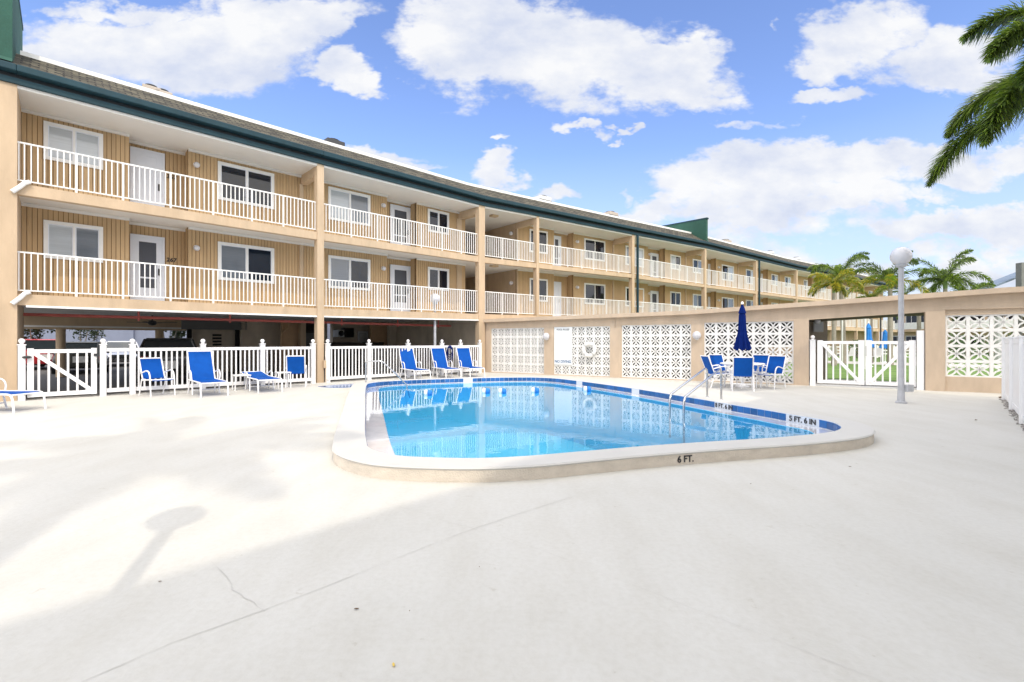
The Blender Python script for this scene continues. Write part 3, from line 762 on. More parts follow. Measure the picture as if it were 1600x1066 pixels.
mb = MB(); pris(mb, .4, pxu(292, 9.5), 9.44, 9.5, 1.93, 2.0); mb.build('beam_pale_strip', M['white'], bl)  # white strip along the lower part of the rear beam
for px in (95, 249):
    u = pxu(px, 9.4); p = P(u, 9.4); mb = MB(); mb.lathe([(.15,0),(.15,1.86)], (p.x, p.y, 0), 12); mb.build('round_column', M['stucco'], bl, smooth=True)
def cw(name, m, px0, px1, d0, d1, z0, z1):
    mb = MB(); pris(mb, pxu(px0, d0), pxu(px1, d0), d0, d1, z0, z1 if not isinstance(z1, str) else h('S2', .1)); return mb.build(name, M[m], bl)
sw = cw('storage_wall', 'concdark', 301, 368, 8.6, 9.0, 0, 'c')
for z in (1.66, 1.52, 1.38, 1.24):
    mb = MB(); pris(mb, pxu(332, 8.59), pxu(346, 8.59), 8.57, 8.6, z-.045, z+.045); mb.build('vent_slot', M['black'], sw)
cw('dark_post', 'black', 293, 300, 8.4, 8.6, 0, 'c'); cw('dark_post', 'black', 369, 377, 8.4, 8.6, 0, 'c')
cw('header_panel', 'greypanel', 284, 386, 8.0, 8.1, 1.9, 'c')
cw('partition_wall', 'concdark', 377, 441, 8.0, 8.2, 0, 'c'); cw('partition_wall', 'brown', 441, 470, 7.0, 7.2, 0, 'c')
cw('dark_infill', 'innershade', 478, 496, 8.4, 8.5, 1.82, 'c'); cw('partition_wall', 'concdark', 499, 511.5, 9.0, 9.2, 0, 'c'); cw('partition_wall', 'concdark', 517, 521, 9.3, 9.4, 0, 'c'); cw('inner_column', 'stucco', 470, 478, 6.6, 6.9, 0, 'c'); cw('partition_wall', 'greypanel', 478, 495, 8.5, 8.7, 0, 1.9)  # first box: added dark panel standing in for the unlit carport interior
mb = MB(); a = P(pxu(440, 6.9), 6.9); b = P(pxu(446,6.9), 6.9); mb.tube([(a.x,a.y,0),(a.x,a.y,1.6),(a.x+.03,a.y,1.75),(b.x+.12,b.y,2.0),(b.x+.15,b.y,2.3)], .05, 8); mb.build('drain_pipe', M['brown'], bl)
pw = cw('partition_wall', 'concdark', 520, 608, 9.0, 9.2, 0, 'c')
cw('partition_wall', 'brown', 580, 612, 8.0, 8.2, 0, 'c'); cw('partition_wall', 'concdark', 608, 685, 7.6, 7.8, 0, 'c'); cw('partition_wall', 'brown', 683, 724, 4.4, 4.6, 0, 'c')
cw('doorway_dark_panel', 'black', 724, 760, 3.4, 3.5, 0, 'c')  # black panel, shade inside the opening put into its colour
cw('half_wall', 'innershade', 504, 600, 7.2, 7.3, 0, 1.33)
cw('carport_side_wall', 'concdark', 752, 770, .35, 9, 0, 'c')
dr = cw('storage_door', 'white', 559, 575, 8.95, 8.99, 0, 1.95); mb = MB(); pris(mb, pxu(561.5,8.9), pxu(573,8.9), 8.92, 8.95, 0, 1.85); mb.build('door_leaf', M['acgrey'], dr)
# mini split condenser
ac = thing('air_conditioner', (*P(pxu(540,8.6), 8.6), 1.66), 'outdoor fan coil unit bracketed high on dark carport wall', 'air conditioner')
mb = MB(); pris(mb, pxu(528,8.4), pxu(538,8.4), 8.4, 8.98, 1.62, 2.0); mb.build('casing', M['acgrey'], ac)
p = P(pxu(533,8.4), 8.385); mb = MB(); n_ = P(pxu(533,8.4), 7.4)-P(pxu(533,8.4), 8.4); mb.tube([(p.x,p.y,1.81),(p.x+n_.x*.02,p.y+n_.y*.02,1.81)], .15, 16); mb.build('fan_grille', M['black'], ac)
mb = MB(); pris(mb, pxu(538.2,8.5), pxu(553,8.5), 8.5, 8.98, 1.60, 2.1); mb.build('side_box', M['black'], ac)
# ceiling fan
p = P(pxu(238, 4.6), 4.6); cf = thing('ceiling_fan', (p.x, p.y, 2.1), 'dark ceiling fan hanging below the red pipe in the carport', 'ceiling fan')
mb = MB(); mb.lathe([(.02,.28),(.02,.1),(.11,.08),(.13,0),(.09,-.06),(.02,-.08)], (p.x, p.y, 2.02), 14); mb.build('motor', M['darkmetal'], cf, smooth=True)
for k in range(4):
    a = .35+k*math.pi/2; mb = MB(); c_, s_ = math.cos(a), math.sin(a)
    mb.bar((p.x+c_*.12, p.y+s_*.12, 2.04), (p.x+c_*.72, p.y+s_*.72, 2.05), .13, .012); mb.build('blade', M['darkmetal'], cf)
# rooftop units
def rooftop(px, d, w, py, m, label, slats=True):
    u = pxu(px, d); p = P(u, d); z = H('F', u)+1.06; t = (P(u+.01, d)-P(u, d)).normalized(); rz = math.atan2(t.y, t.x); hgt = EYE+(HY-py)*p.y/F-z
    th = thing('rooftop_unit', (p.x, p.y, z), label, 'rooftop unit', 'air conditioning units on the roof')
    mb = MB(); mb.box((p.x, p.y, z+hgt/2), (w, w*.9, hgt), rz); mb.build('casing', M[m], th, bevel=.03)
    mb = MB(); mb.lathe([(w*.36,0),(w*.38,.05),(w*.34,.07)], (p.x, p.y, z+hgt), 14); mb.build('fan_guard', M['darkmetal'], th)
    if slats:
        mb = MB()
        for k in range(7): mb.box((p.x, p.y, z+hgt*(.15+.11*k)), (w*1.02, w*.92, hgt*.03), rz)
        mb.build('louvres', M['darkmetal'], th)
rooftop(236, 3.4, .50, 138, 'acbeige', 'beige louvred rooftop unit nearest the green fin at far left'); rooftop(254, 3.4, .50, 145, 'acbeige', 'beige louvred rooftop unit right beside the leftmost one')
rooftop(520, 3.2, .75, 222, 'darkmetal', 'low dark grey rooftop unit above the second balcony bay', False)
rooftop(846, 3.5, .9, 309, 'acgrey', 'small grey rooftop unit above the stair hall bay')
rooftop(953, 3.5, .85, 333, 'acbeige', 'larger beige rooftop unit left of the green roof fin')
rooftop(1133, 3.5, .85, 376, 'acbeige', 'beige rooftop unit just right of the green roof fin'); rooftop(1203, 3.5, .6, 393, 'acgrey', 'grey rooftop unit midway along the far roof')
rooftop(1244, 3.5, .7, 403, 'acgrey', 'grey rooftop unit nearest the far palms')
# ------------------------------------------------------------ low screen wall with breeze blocks
sw = thing('screen_wall', (*WP(8, .1), 0), 'low tan garden wall with white breeze block screens and flat overhanging roof', 'wall')
CAPZ = [(751,2.36),(953,2.42),(1080,2.46),(1250,2.60),(1446,2.73),(1571,2.80),(1700,2.84)]
CAPS = [(WS(px) if px < 1650 else WS(1571)+6, z) for px, z in CAPZ]
def cap(s):
    if s <= CAPS[0][0]: return CAPS[0][1]
    for (a, za), (b, zb) in zip(CAPS[:-1], CAPS[1:]):
        if s <= b: return za+(zb-za)*(s-a)/(b-a)
    return CAPS[-1][1]
def sof(s):
    return 2.085+.15*max(0, min(1, (s-WS(1264))/(WS(1446)-WS(1264))))
def wbox(mb, s0, s1, d0, d1, z0, z1):
    f0 = z0 if callable(z0) else (lambda s: z0); f1 = z1 if callable(z1) else (lambda s: z1)
    cuts = [s0] + [c[0] for c in CAPS if s0 < c[0] < s1] + [s1]
    for a, b in zip(cuts[:-1], cuts[1:]):
        q = [(a,d0),(b,d0),(b,d1),(a,d1)]
        mb.hexa([(*WP(x,y), f0(x)) for x, y in q] + [(*WP(x,y), f1(x)) for x, y in q])
SE = WS(1571) + 7.5
def WSD(px, d):   # station whose point d metres behind the face is seen at px
    lo, hi = -20.0, 60.0
    for _ in range(50):
        mid = (lo+hi)/2; p = WP(mid, d)
        if 800+F*p.x/p.y < px: lo = mid
        else: hi = mid
    return (lo+hi)/2
PAN = [(767,850,8,5,.03,1.96),(865,953,7,5,.03,1.98),(971,1080,7,5,.03,2.0),(1100,1240,7,5,.03,2.04)]
P5 = (WS(1478.5), 1.9)
mb = MB(); edges = [WS(751)]
piers = [(751,767),(850,865),(953,971),(1080,1100),(1240,1264)]
for a, b in piers: wbox(mb, WS(a), WS(b), 0, .2, 0, cap)
for i, (a, b, nx, ny, z0, z1) in enumerate(PAN):
    wbox(mb, WS(a), WS(b), 0, .2, z1, cap)
    wbox(mb, WS(a), WS(b), 0, .2, 0, z0)
wbox(mb, WS(1264), WS(1446), 0, .2, lambda s: 2.07+(s-WS(1264))/(WS(1446)-WS(1264))*.15, cap)
wbox(mb, WS(1446), WS(1477), 0, .2, 0, cap)
wbox(mb, WS(1477), SE, 0, .2, 2.27, cap); wbox(mb, WS(1477), SE, .06, .2, 2.12, 2.27); wbox(mb, WS(1477), SE, .06, .2, 0, .41)
wbox(mb, SE, SE+.4, 0, .2, 0, cap)
mb.build('wall', M['stucco_wall'], sw)
mb = MB(); wbox(mb, WS(751)-.15, SE+.6, -.20, 3.1, lambda s: cap(s)-.13, lambda s: cap(s)+.01); mb.build('roof', M['stucco_wall'], sw)
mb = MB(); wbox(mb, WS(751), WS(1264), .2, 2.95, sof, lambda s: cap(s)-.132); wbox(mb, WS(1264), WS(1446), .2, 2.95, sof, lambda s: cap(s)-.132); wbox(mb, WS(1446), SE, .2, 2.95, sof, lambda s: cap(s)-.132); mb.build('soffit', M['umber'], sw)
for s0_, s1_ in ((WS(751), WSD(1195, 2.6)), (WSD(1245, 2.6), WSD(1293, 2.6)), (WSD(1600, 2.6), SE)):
    mb = MB(); wbox(mb, s0_, s1_, 2.6, 2.75, 0, lambda s: sof(s)-.002); mb.build('rear_wall', M['innershade' if s0_ < WS(1200) else 'concdark'], sw)  # darker tone puts the shade behind the screens into the colour
mb = MB(); wbox(mb, WSD(1195, 2.6), WSD(1245, 2.6), 2.6, 2.75, 1.25, lambda s: sof(s)-.002); wbox(mb, WSD(1477, 2.6), SE, 2.6, 2.75, 2.15, lambda s: sof(s)-.002); mb.build('rear_lintel', M['innershade'], sw)  # added to darken the upper view, shade put into its colour
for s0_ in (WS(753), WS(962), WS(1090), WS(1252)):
    mb = MB(); wbox(mb, s0_-.08, s0_+.08, .2, 2.6, 0, lambda s: sof(s)-.002); mb.build('cross_wall', M['innershade'], sw)
def block(mb, s0, z0, w, hh, d0, d1):
    t = .036
    wbox(mb, s0, s0+w, d0, d1, z0, z0+t); wbox(mb, s0, s0+w, d0, d1, z0+hh-t, z0+hh); wbox(mb, s0, s0+t, d0, d1, z0+t, z0+hh-t); wbox(mb, s0+w-t, s0+w, d0, d1, z0+t, z0+hh-t)
    cx, cz = s0+w/2, z0+hh/2; rx, rz = w/2-t*.5, hh/2-t*.5; th = .021
    for ang in (0, 90, 180, 270):
        ca, sa = math.cos(R(ang)), math.sin(R(ang)); vs = []; n = 8
        for k in range(n+1):
            a = math.pi*k/n
            for rr in (1-th/rx, 1+th/rx):
                lx, lz = rr*math.cos(a), -1+rr*math.sin(a); lx = max(-1, min(1, lx)); lz = max(-1, lz)
                x, z = lx*ca-lz*sa, lx*sa+lz*ca
                for d in (d0+.008, d1-.008): vs.append((*WP(cx+x*rx, d), cz+z*rz))
        fs = []
        for k in range(n):
            a = 4*k; b = a+4; fs += [(a, a+2, b+2, b), (a+1, b+1, b+3, a+3), (a, b, b+1, a+1), (a+2, a+3, b+3, b+2)]
        mb.add(vs, fs)
for i, (a, b, nx, ny, z0, z1) in enumerate(PAN):
    mb = MB(); s0, s1 = WS(a), WS(b); w = (s1-s0)/nx; hh = (z1-z0)/ny
    for x in range(nx):
        for y in range(ny): block(mb, s0+x*w, z0+y*hh, w, hh, .05, .095)
    mb.build('breeze_block_screen', M['white'], sw)
mb = MB(); w = .47; hh = (2.12-.41)/4
for x in range(15):
    for y in range(4): block(mb, P5[0]+x*w, .41+y*hh, w, hh, .09, .14)
mb.build('breeze_block_screen', M['white'], sw)
# conduit details on the piers
mb = MB(); s = WS(961); mb.tube([(*WP(s,-.02),1.9),(*WP(s,-.02),2.25)], .015, 6); mb.build('conduit', M['stucco_wall'], sw)
for px in (856, 1090):
    p = WP(WS(px), -.04); th = thing('wall_lamp', (p.x, p.y, 1.56), 'white wall globe on the pier between the %s breeze block screens' % ('first and second' if px == 856 else 'third and fourth'), 'wall lamp', 'white globe lamps on the tan piers')
    mb = MB(); mb.tube([(*WP(WS(px), -.005), 1.52), (*WP(WS(px), -.05), 1.52)], .07, 12); mb.build('mounting_plate', M['white'], th, smooth=True)
    p = WP(WS(px), -.15); mb = MB(); mb.sphere((p.x, p.y, 1.60), .145, 18); mb.build('lamp_shade', M['globe'], th, smooth=True)
    mb = MB(); mb.tube([(*WP(WS(px), -.05), 1.48), (p.x, p.y, 1.48)], .05, 10); mb.build('bracket', M['white'], th, smooth=True)
# sign
sg = thing('pool_rules_sign', (*WP((WS(865.5)+WS(893))/2, .02), .6), 'tall white pool rules board fixed over the second breeze block screen', 'sign')
s0, s1 = WS(865.6), WS(893.5); mb = MB(); wbox(mb, s0, s1, .012, .045, .44, 1.97); mb.build('board', M['sign'], sg, bevel=.006)
ex = (wt.x, wt.y, 0); cm = (s0+s1)/2
text_obj('sign_text', 'POOL RULES', .10, M['greyink'], sg, (*WP(cm, .008), 1.86), ex, (0,0,1), .001)
text_obj('sign_text', 'NO DIVING', .155, M['blueink'], sg, (*WP(cm, .008), .56), ex, (0,0,1), .001, sx=.9)
mb = MB()
for k in range(12):
    z = 1.70-k*.09; L = random.uniform(.55, .95)*(s1-s0-.14); wbox(mb, s0+.08, s0+.08+L, .010, .0115, z-.006, z+.006)
mb.build('sign_text', mat('faint_sign_lines', (.62,.66,.70), .5), sg)
# life ring
p = WP(WS(922), -.09); lr = thing('life_ring', (p.x, p.y, 1.0), 'white life ring hanging on the second breeze block screen', 'life ring')
mb = MB(); c = Vector((p.x, p.y, 1.06)); X = Vector((wt.x, wt.y, 0)); Zv = Vector((0,0,1))
ringp = [c + (X*math.cos(2*math.pi*k/24)+Zv*math.sin(2*math.pi*k/24))*.235 for k in range(25)]; mb.tube(ringp, .075, 10, False); mb.build('ring', M['white'], lr, smooth=True)
for k in range(4):
    a = 2*math.pi*(k+.5)/4; b = a+.25; mb = MB(); mb.tube([c+(X*math.cos(q)+Zv*math.sin(q))*.235 for q in (a-.12, a, a+.12)], .08, 10); mb.build('strap', M['acgrey'], lr, smooth=True)
mb = MB(); mb.tube([(*WP(WS(922), .0), 1.28), (*WP(WS(922), .06), 1.30), (*WP(WS(922),-.1), 1.25)], .012, 6); mb.build('hook', M['steel'], lr)
# cabinet and soffit lamp inside the gateway
p = WP(WS(1271)-.35, 1.0)
cb = thing('meter_cabinet', (p.x, p.y, 1.55), 'small white cabinet inside the gateway left of the gates', 'cabinet')
mb = MB(); s_ = WS(1265); wbox(mb, s_+.12, s_+.42, 2.45, 2.6, 1.72, 2.08); mb.build('box', M['white'], cb, bevel=.01)
mb = MB(); wbox(mb, s_+.15, s_+.39, 2.435, 2.45, 1.75, 2.05); mb.build('lid', M['sign'], cb)
p = WP(WS(1287)-.15, 1.1); sl_ = thing('soffit_lamp', (p.x, p.y, 2.05), 'round white lamp under the dark soffit inside the gateway', 'lamp')
mb = MB(); mb.lathe([(.07,.3),(.07,.05)], (p.x,p.y,2.05), 12); mb.build('base', M['white'], sl_, smooth=True); mb = MB(); mb.sphere((p.x,p.y,2.06), .1, 12); mb.build('lamp_shade', M['globe'], sl_, smooth=True)
# ------------------------------------------------------------ picket fences
def post(px_pt, hgt=1.30, w=.125, ball=True, rz=0):
    mb = MB(); x, y = px_pt; mb.box((x, y, hgt/2), (w, w, hgt), rz)
    mb.box((x, y, hgt+.012), (w+.03, w+.03, .024), rz)
    if ball: mb.lathe([(.045,.024),(.03,.04),(.03,.05)], (x, y, hgt), 10); mb.sphere((x, y, hgt+.10), .062, 12)
    return mb
def fence_run(name_parent, a, b, top=1.215, bot=.09, pitch=.118, pw=.04, gapw=.07):
    a = Vector(a); b = Vector(b); L = (b-a).length; t = (b-a)/L; a2 = a+t*gapw; b2 = b-t*gapw; rz = math.atan2(t.y, t.x); m_ = (a2+b2)/2; LL = (b2-a2).length
    mb = MB(); mb.box((m_.x, m_.y, top-.04), (LL, .05, .085), rz); mb.box((m_.x, m_.y, bot+.045), (LL, .05, .10), rz)
    n = max(2, int(LL/pitch)); 
    for k in range(n):
        p = a2.lerp(b2, (k+.5)/n); mb.box((p.x, p.y, (top-.08+bot+.095)/2), (pw, .022, top-.08-bot-.095), rz)
    return mb.build('picket_panel', M['vinyl'], name_parent)
fd = -.12
def fence(pxs, label, d=fd):
    pts = [P(pxu(px, d), d) for px in pxs]
    th = thing('picket_fence', (pts[0].x, pts[0].y, 0), label, 'fence', 'white picket fence runs along the carport')
    for i, p in enumerate(pts):
        t = (pts[min(i+1, len(pts)-1)]-pts[max(i-1, 0)]).normalized()
        post((p.x, p.y), rz=math.atan2(t.y, t.x)).build('fence_post', M['vinyl'], th)
        if i: fence_run(th, pts[i-1], p)
    return th, pts
f1, fp1 = fence([161,207,317,410,489], 'white picket fence in front of the parked cars, left of the tan column')
f2, fp2 = fence([512,576.5,637.5,690.5,719.5,749.5], 'white picket fence behind the three reclined loungers, reaching the screen wall')
# left gate
gp = P(pxu(34, fd), fd); lat = fp1[0]
gt = thing('picket_gate', (gp.x, gp.y, 0), 'white picket gate with diagonal brace and black hinges at far left', 'gate')
t = (lat-gp).normalized(); rz = math.atan2(t.y, t.x); L = (lat-gp).length
post((gp.x, gp.y), rz=rz).build('gate_post', M['vinyl'], gt)
def leaf(parent, a, b, top, bot, flip=False, bw=.11, pitch=.15, pw=.042):
    a = Vector(a); b = Vector(b); t = (b-a).normalized(); rz = math.atan2(t.y, t.x); n = Vector((t.y, -t.x)); n = n if n.y < 0 else -n
    mb = MB(); L = (b-a).length; m_ = (a+b)/2
    for q in (a+t*bw/2, b-t*bw/2): mb.box((q.x, q.y, (top+bot)/2+.01), (bw, .05, top-bot+.03), rz)
    mb.box((m_.x, m_.y, top-.045), (L-2*bw, .045, .09), rz); mb.box((m_.x, m_.y, bot+.05), (L-2*bw, .045, .10), rz)
    k = int((L-2*bw)/pitch)
    for i in range(k):
        p = a.lerp(b, (bw+(L-2*bw)*(i+.5)/k)/L); mb.box((p.x, p.y, (top+bot)/2), (pw, .02, top-bot-.15), rz)
    lo = mb.build('gate_leaf', M['vinyl'], parent)
    p, q = (a+t*bw*.8, b-t*bw*.8); p = p+n*.033; q = q+n*.033; zs = (top-.06, bot+.09) if not flip else (bot+.09, top-.06)
    mb = MB(); mb.bar((p.x, p.y, zs[0]), (q.x, q.y, zs[1]), .02, .085, up=(0,0,1)); mb.build('diagonal_brace', M['vinyl'], lo)
    return lo
lf = leaf(gt, gp+t*.09, lat-t*.12, 1.2, .07)
for z in (1.02, .17):
    p = gp+t*.085+Vector((t.y,-t.x))*.05; mb = MB(); mb.sphere((p.x, p.y, z), .05, 12, (1.8*abs(t.x)+.5, 1.8*abs(t.y)+.5, .7)); mb.build('hinge', M['darkmetal'], gt, smooth=True)
p = lat-t*.10+Vector((t.y,-t.x))*.05
mb = MB(); mb.box((p.x, p.y, 1.15), (.03,.03,.45), rz); mb.box((p.x-.02, p.y, 1.05), (.13,.04,.06), rz); mb.box((p.x, p.y, .9), (.05,.04,.1), rz); mb.build('latch', M['darkmetal'], gt)
# garden gates in the wall opening
gg = thing('double_gate', (*WP(WS(1355), .1), 0), 'pair of white picket gates with braces filling the wall opening to the lawn', 'gate')
a, b = WP(WS(1264)+.10, .1), WP(WS(1446)-.10, .1); t = wt; rz = math.atan2(t.y, t.x)
post((a.x, a.y), hgt=1.42, w=.15, rz=rz).build('gate_post', M['vinyl'], gg)
mb = MB(); mb.box((b.x, b.y, .85), (.16, .14, 1.7), rz); mb.build('gate_post', M['vinyl'], gg)
px_m = 1352; m_ = WP(WS(px_m), .1)
leaf(gg, a+t*.12, m_-t*.015, 1.40, .09, bw=.15, pitch=.16); leaf(gg, m_+t*.015, b-t*.10, 1.40, .09, flip=True, bw=.15, pitch=.16)
mb = MB(); wbox(mb, WS(1264)+.02, WS(1446)-.02, .06, .14, .002, .05); mb.build('bottom_track', M['acgrey'], gg)
mb = MB(); mb.box((m_.x, m_.y-.04, 1.1), (.03,.03,.3), rz); mb.build('latch', M['acgrey'], gg)
# fence on the right running towards the camera
ra = Vector((11.62, 11.3)); rb = Vector((8.6, 8.05)); rdir = (rb-ra).normalized()
rf = thing('picket_fence', (ra.x, ra.y, 0), 'tall white slat fence at right edge running towards the viewer over gravel', 'fence')
rz = math.atan2(rdir.y, rdir.x); cnt = 0
for seg in range(3):
    p0 = ra + rdir*seg*2.2; p1 = p0 + rdir*2.2; post((p0.x, p0.y), hgt=1.46, ball=False, w=.13, rz=rz).build('fence_post', M['vinyl'], rf)
    mb = MB(); m_ = (p0+p1)/2; mb.box((m_.x, m_.y, 1.40), (2.06,.05,.1), rz); mb.box((m_.x, m_.y, .12), (2.06,.05,.1), rz)
    for k in range(16):
        q = p0.lerp(p1, (k+.5)/16 * .93+.035); mb.box((q.x, q.y, .76), (.085,.03,1.2), rz)
    mb.build('picket_panel', M['vinyl'], rf)
mb = MB()
for k in range(900):
    s_ = random.uniform(-.3, 6.4); p = ra + rdir*s_ + Vector((rdir.y, -rdir.x))*random.gauss(-.02, .045)
    if (p-ra).dot(Vector((rdir.y,-rdir.x))) < -.3: continue
    r = random.uniform(.012, .032); mb.sphere((p.x, p.y, .008), r, 5, (1, random.uniform(.6,1.2), .6))
tag(mb.build('gravel', M['gravel']), 'strip of loose grey gravel along the foot of the right hand fence', 'gravel', kind='stuff')
# ------------------------------------------------------------ lamp posts
def lamp(x, y, label, H_=3.0):
    th = thing('lamp_post', (x, y, 0), label, 'lamp post', 'globe lamp posts round the pool')
    mb = MB(); mb.lathe([(.075,0),(.062,.4),(.056,1.4),(.052,H_-.06)], (x,y,0), 14); mb.build('pole', M['galv'], th, smooth=True)
    mb = MB(); mb.lathe([(.11,0),(.11,.03),(.08,.05)], (x,y,.0), 14); mb.build('base_flange', M['galv'], th)
    mb = MB(); mb.lathe([(.05,-.08),(.10,-.05),(.115,.0),(.10,.02)], (x,y,H_), 18); mb.build('collar', M['galv'], th, smooth=True)
    mb = MB(); mb.sphere((x,y,H_+.185), .205, 28); mb.build('globe', M['globe'], th, smooth=True)
    return th
x, y = G(679.5, 586); lamp(x, y, 'globe lamp post behind the pool among the reclined loungers', 2.98)
x, y = G(1408, 630); lp = lamp(x, y, 'globe lamp post standing in front of the white double gates', 3.13)
mb = MB(); mb.box((x+.15, y-.02, .34), (.20,.1,.16), .3); ob_ = mb.build('outlet_box', M['galv'], lp, bevel=.01)
mb = MB()
for k in range(4): mb.box((x+.09+.04*k, y-.085+.012*k, .34), (.012,.01,.13), .3)
mb.build('cover_ribs', M['acgrey'], ob_)
lamp(-1.54, 1.13, 'globe lamp post left of the viewer whose shadow falls on the deck', 3.05)
# ------------------------------------------------------------ sun loungers and chairs
def cbez(a, b, c, d, n=6):
    a, b, c, d = map(Vector, (a, b, c, d)); return [a*(1-t)**3+b*3*t*(1-t)**2+c*3*t*t*(1-t)+d*t**3 for t in [k/n for k in range(n+1)]]
def sling(mb, path, w, t=.012):
    # path in the xz plane, width along y, slight sag
    n = len(path); m_ = 4; vs = []
    for x, z in path:
        for j in range(m_+1):
            y = -w/2+w*j/m_; s_ = -.012*(1-(2*j/m_-1)**2)
            vs.append((x, y, z+s_)); 
    k = len(vs); vs += [(x, y, z-t) for x, y, z in vs]; fs = []
    for i in range(n-1):
        for j in range(m_):
            a = i*(m_+1)+j; b = a+m_+1; fs += [(a, a+1, b+1, b), (k+a, k+b, k+b+1, k+a+1)]
    for i in range(n-1):
        a = i*(m_+1); b = a+m_+1; fs += [(a, b, k+b, k+a), (a+m_, k+a+m_, k+b+m_, b+m_)]
    fs += [tuple([j for j in range(m_+1)] + [k+j for j in range(m_, -1, -1)]), tuple([k+(n-1)*(m_+1)+j for j in range(m_+1)] + [(n-1)*(m_+1)+j for j in range(m_, -1, -1)])]
    return mb.add(vs, fs)
def make_chaise(back=62):
    th = thing('sun_lounger', (0,0,0), 'x', 'sun lounger', 'blue sling sun loungers')
    w = .60; zs = .36; ca, sa = math.cos(R(back)), math.sin(R(back)); hx = -1.12; BL = .86
    for s in (-1, 1):
        y = s*w/2
        mb = MB(); mb.tube([(.10,y,.0)] + cbez((.07,y,.24),(.05,y,zs-.01),(.02,y,zs),(-.10,y,zs)) + [(-.7,y,zs),(hx-.16,y,zs+.01)], .019, 8); mb.build('side_rail', M['vinyl'], th, local=True, smooth=True)
        for x0, x1 in ((-.84,-.76),(hx-.04,hx-.16)):
            mb = MB(); mb.tube([(x0,y,zs-.01),(x1,y+.01*s,0)], .018, 8); mb.build('leg', M['vinyl'], th, local=True, smooth=True)
        mb = MB(); ex = hx-.22*ca; ez = zs+.22*sa
        if back > 20:
            mb.tube([(-.80,y+.015*s,zs)] + cbez((-.80,y+.03*s,zs+.12),(-.82,y+.03*s,zs+.26),(-.95,y+.03*s,zs+.28),(-1.05,y+.03*s,zs+.25)) + [(ex,y,ez)], .016, 8)
        else:
            mb.tube([(-.95,y+.015*s,zs)] + cbez((-.97,y+.03*s,zs+.08),(-1.0,y+.03*s,zs+.16),(-1.12,y+.03*s,zs+.17),(-1.2,y+.03*s,zs+.15)) + [(hx-.35,y,zs+.04)], .016, 8)
        mb.build('armrest', M['vinyl'], th, local=True, smooth=True)
        mb = MB(); mb.tube([(hx,y*.95,zs),(hx-BL*ca,y*.95,zs+BL*sa)], .017, 8); mb.build('back_frame', M['vinyl'], th, local=True, smooth=True)
    mb = MB(); mb.tube([(.02,-w/2,zs-.02),(.02,w/2,zs-.02)], .016, 8); mb.build('cross_bar', M['vinyl'], th, local=True, smooth=True)
    mb = MB(); mb.tube([(hx-BL*ca,-w*.475,zs+BL*sa),(hx-BL*ca,w*.475,zs+BL*sa)], .017, 8); mb.build('cross_bar', M['vinyl'], th, local=True, smooth=True)
    mb = MB(); mb.tube([(-.8,-w/2,.12),(-.8,w/2,.12)], .013, 8); mb.build('cross_bar', M['vinyl'], th, local=True, smooth=True)
    mb = MB(); sling(mb, [(.0,zs+.012),(-.3,zs+.006),(-.6,zs+.004),(-.9,zs+.006),(hx+.03,zs+.014)], w-.05); mb.build('seat', M['blue'], th, local=True, smooth=True)
    mb = MB(); sling(mb, [(hx-q*ca, zs+.014+q*sa) for q in (0,.2,.42,.64,BL-.01)], w-.07); mb.build('backrest', M['blue'], th, local=True, smooth=True)
    return th
def make_armchair():
    th = thing('patio_chair', (0,0,0), 'x', 'chair', 'blue sling armchairs')
    w = .54; zs = .42
    for s in (-1, 1):
        y = s*w/2
        mb = MB(); mb.tube([(.27,y,0),(.24,y,.3)] + cbez((.23,y,.45),(.2,y,.64),(.12,y,.66),(-.02,y,.64)) + [(-.26,y,.58)], .017, 8); mb.build('arm_and_front_leg', M['vinyl'], th, local=True, smooth=True)
        mb = MB(); mb.tube([(-.36,y,0),(-.22,y,.42)], .016, 8); mb.build('leg', M['vinyl'], th, local=True, smooth=True)
        mb = MB(); mb.tube([(.24,y*.93,zs+.01),(-.2,y*.93,zs-.02),(-.25,y*.93,.5),(-.42,y*.93,.95)], .017, 8); mb.build('side_frame', M['vinyl'], th, local=True, smooth=True)
    for x, z in ((.24,zs),(-.42,.95)):
        mb = MB(); mb.tube([(x,-w*.465,z),(x,w*.465,z)], .016, 8); mb.build('cross_bar', M['vinyl'], th, local=True, smooth=True)
    mb = MB(); mb.tube([(-.3,-w/2,.2),(-.3,w/2,.2)], .013, 8); mb.build('cross_bar', M['vinyl'], th, local=True, smooth=True)
    mb = MB(); sling(mb, [(.26,zs-.01),(.22,zs+.026),(0,zs+.0),(-.19,zs-.0)], w-.07); mb.build('seat', M['blue'], th, local=True, smooth=True)
    mb = MB(); sling(mb, [(-.235,zs+.03),(-.265,.54),(-.34,.74),(-.425,.955)], w-.07); mb.build('backrest', M['blue'], th, local=True, smooth=True)
    return th
def put(o, x, y, ang, label=None, group=None):
    o.location = (x, y, 0); o.rotation_euler = (0,0,ang)
    if label: o['label'] = label
    if group: o['group'] = group
    return o
hd = lambda x, y: math.atan2(y, x)
bpy.context.view_layer.update()
ch = make_chaise(62); chf = make_chaise(7)
put(ch, -7.84*.962, 12.62*.962, hd(.70,-.71), 'upright lounger left of the small white side table')
for x, y, a, lb in ((-3.47,18.45,hd(.56,-.83),'reclined lounger left of the slim lamp post'),(-2.32,18.75,hd(.50,-.86),'reclined lounger half behind the slim lamp post'),(-1.42,19.3,hd(.44,-.9),'reclined lounger closest to the breeze block wall, beside the hanging hose'),(-9.75,9.62,hd(1,-.05),'lounger cut off by the left edge of the picture')):
    k_ = 1 if x < -9 else (.93 if x < -3 else .955); put(copy_tree(ch), x*k_, y*k_, a, lb)
put(chf, -6.78*.975, 13.42*.975, hd(.66,-.75), 'lounger lying nearly flat between the side table and the chair facing the fence')
ac_ = make_armchair()
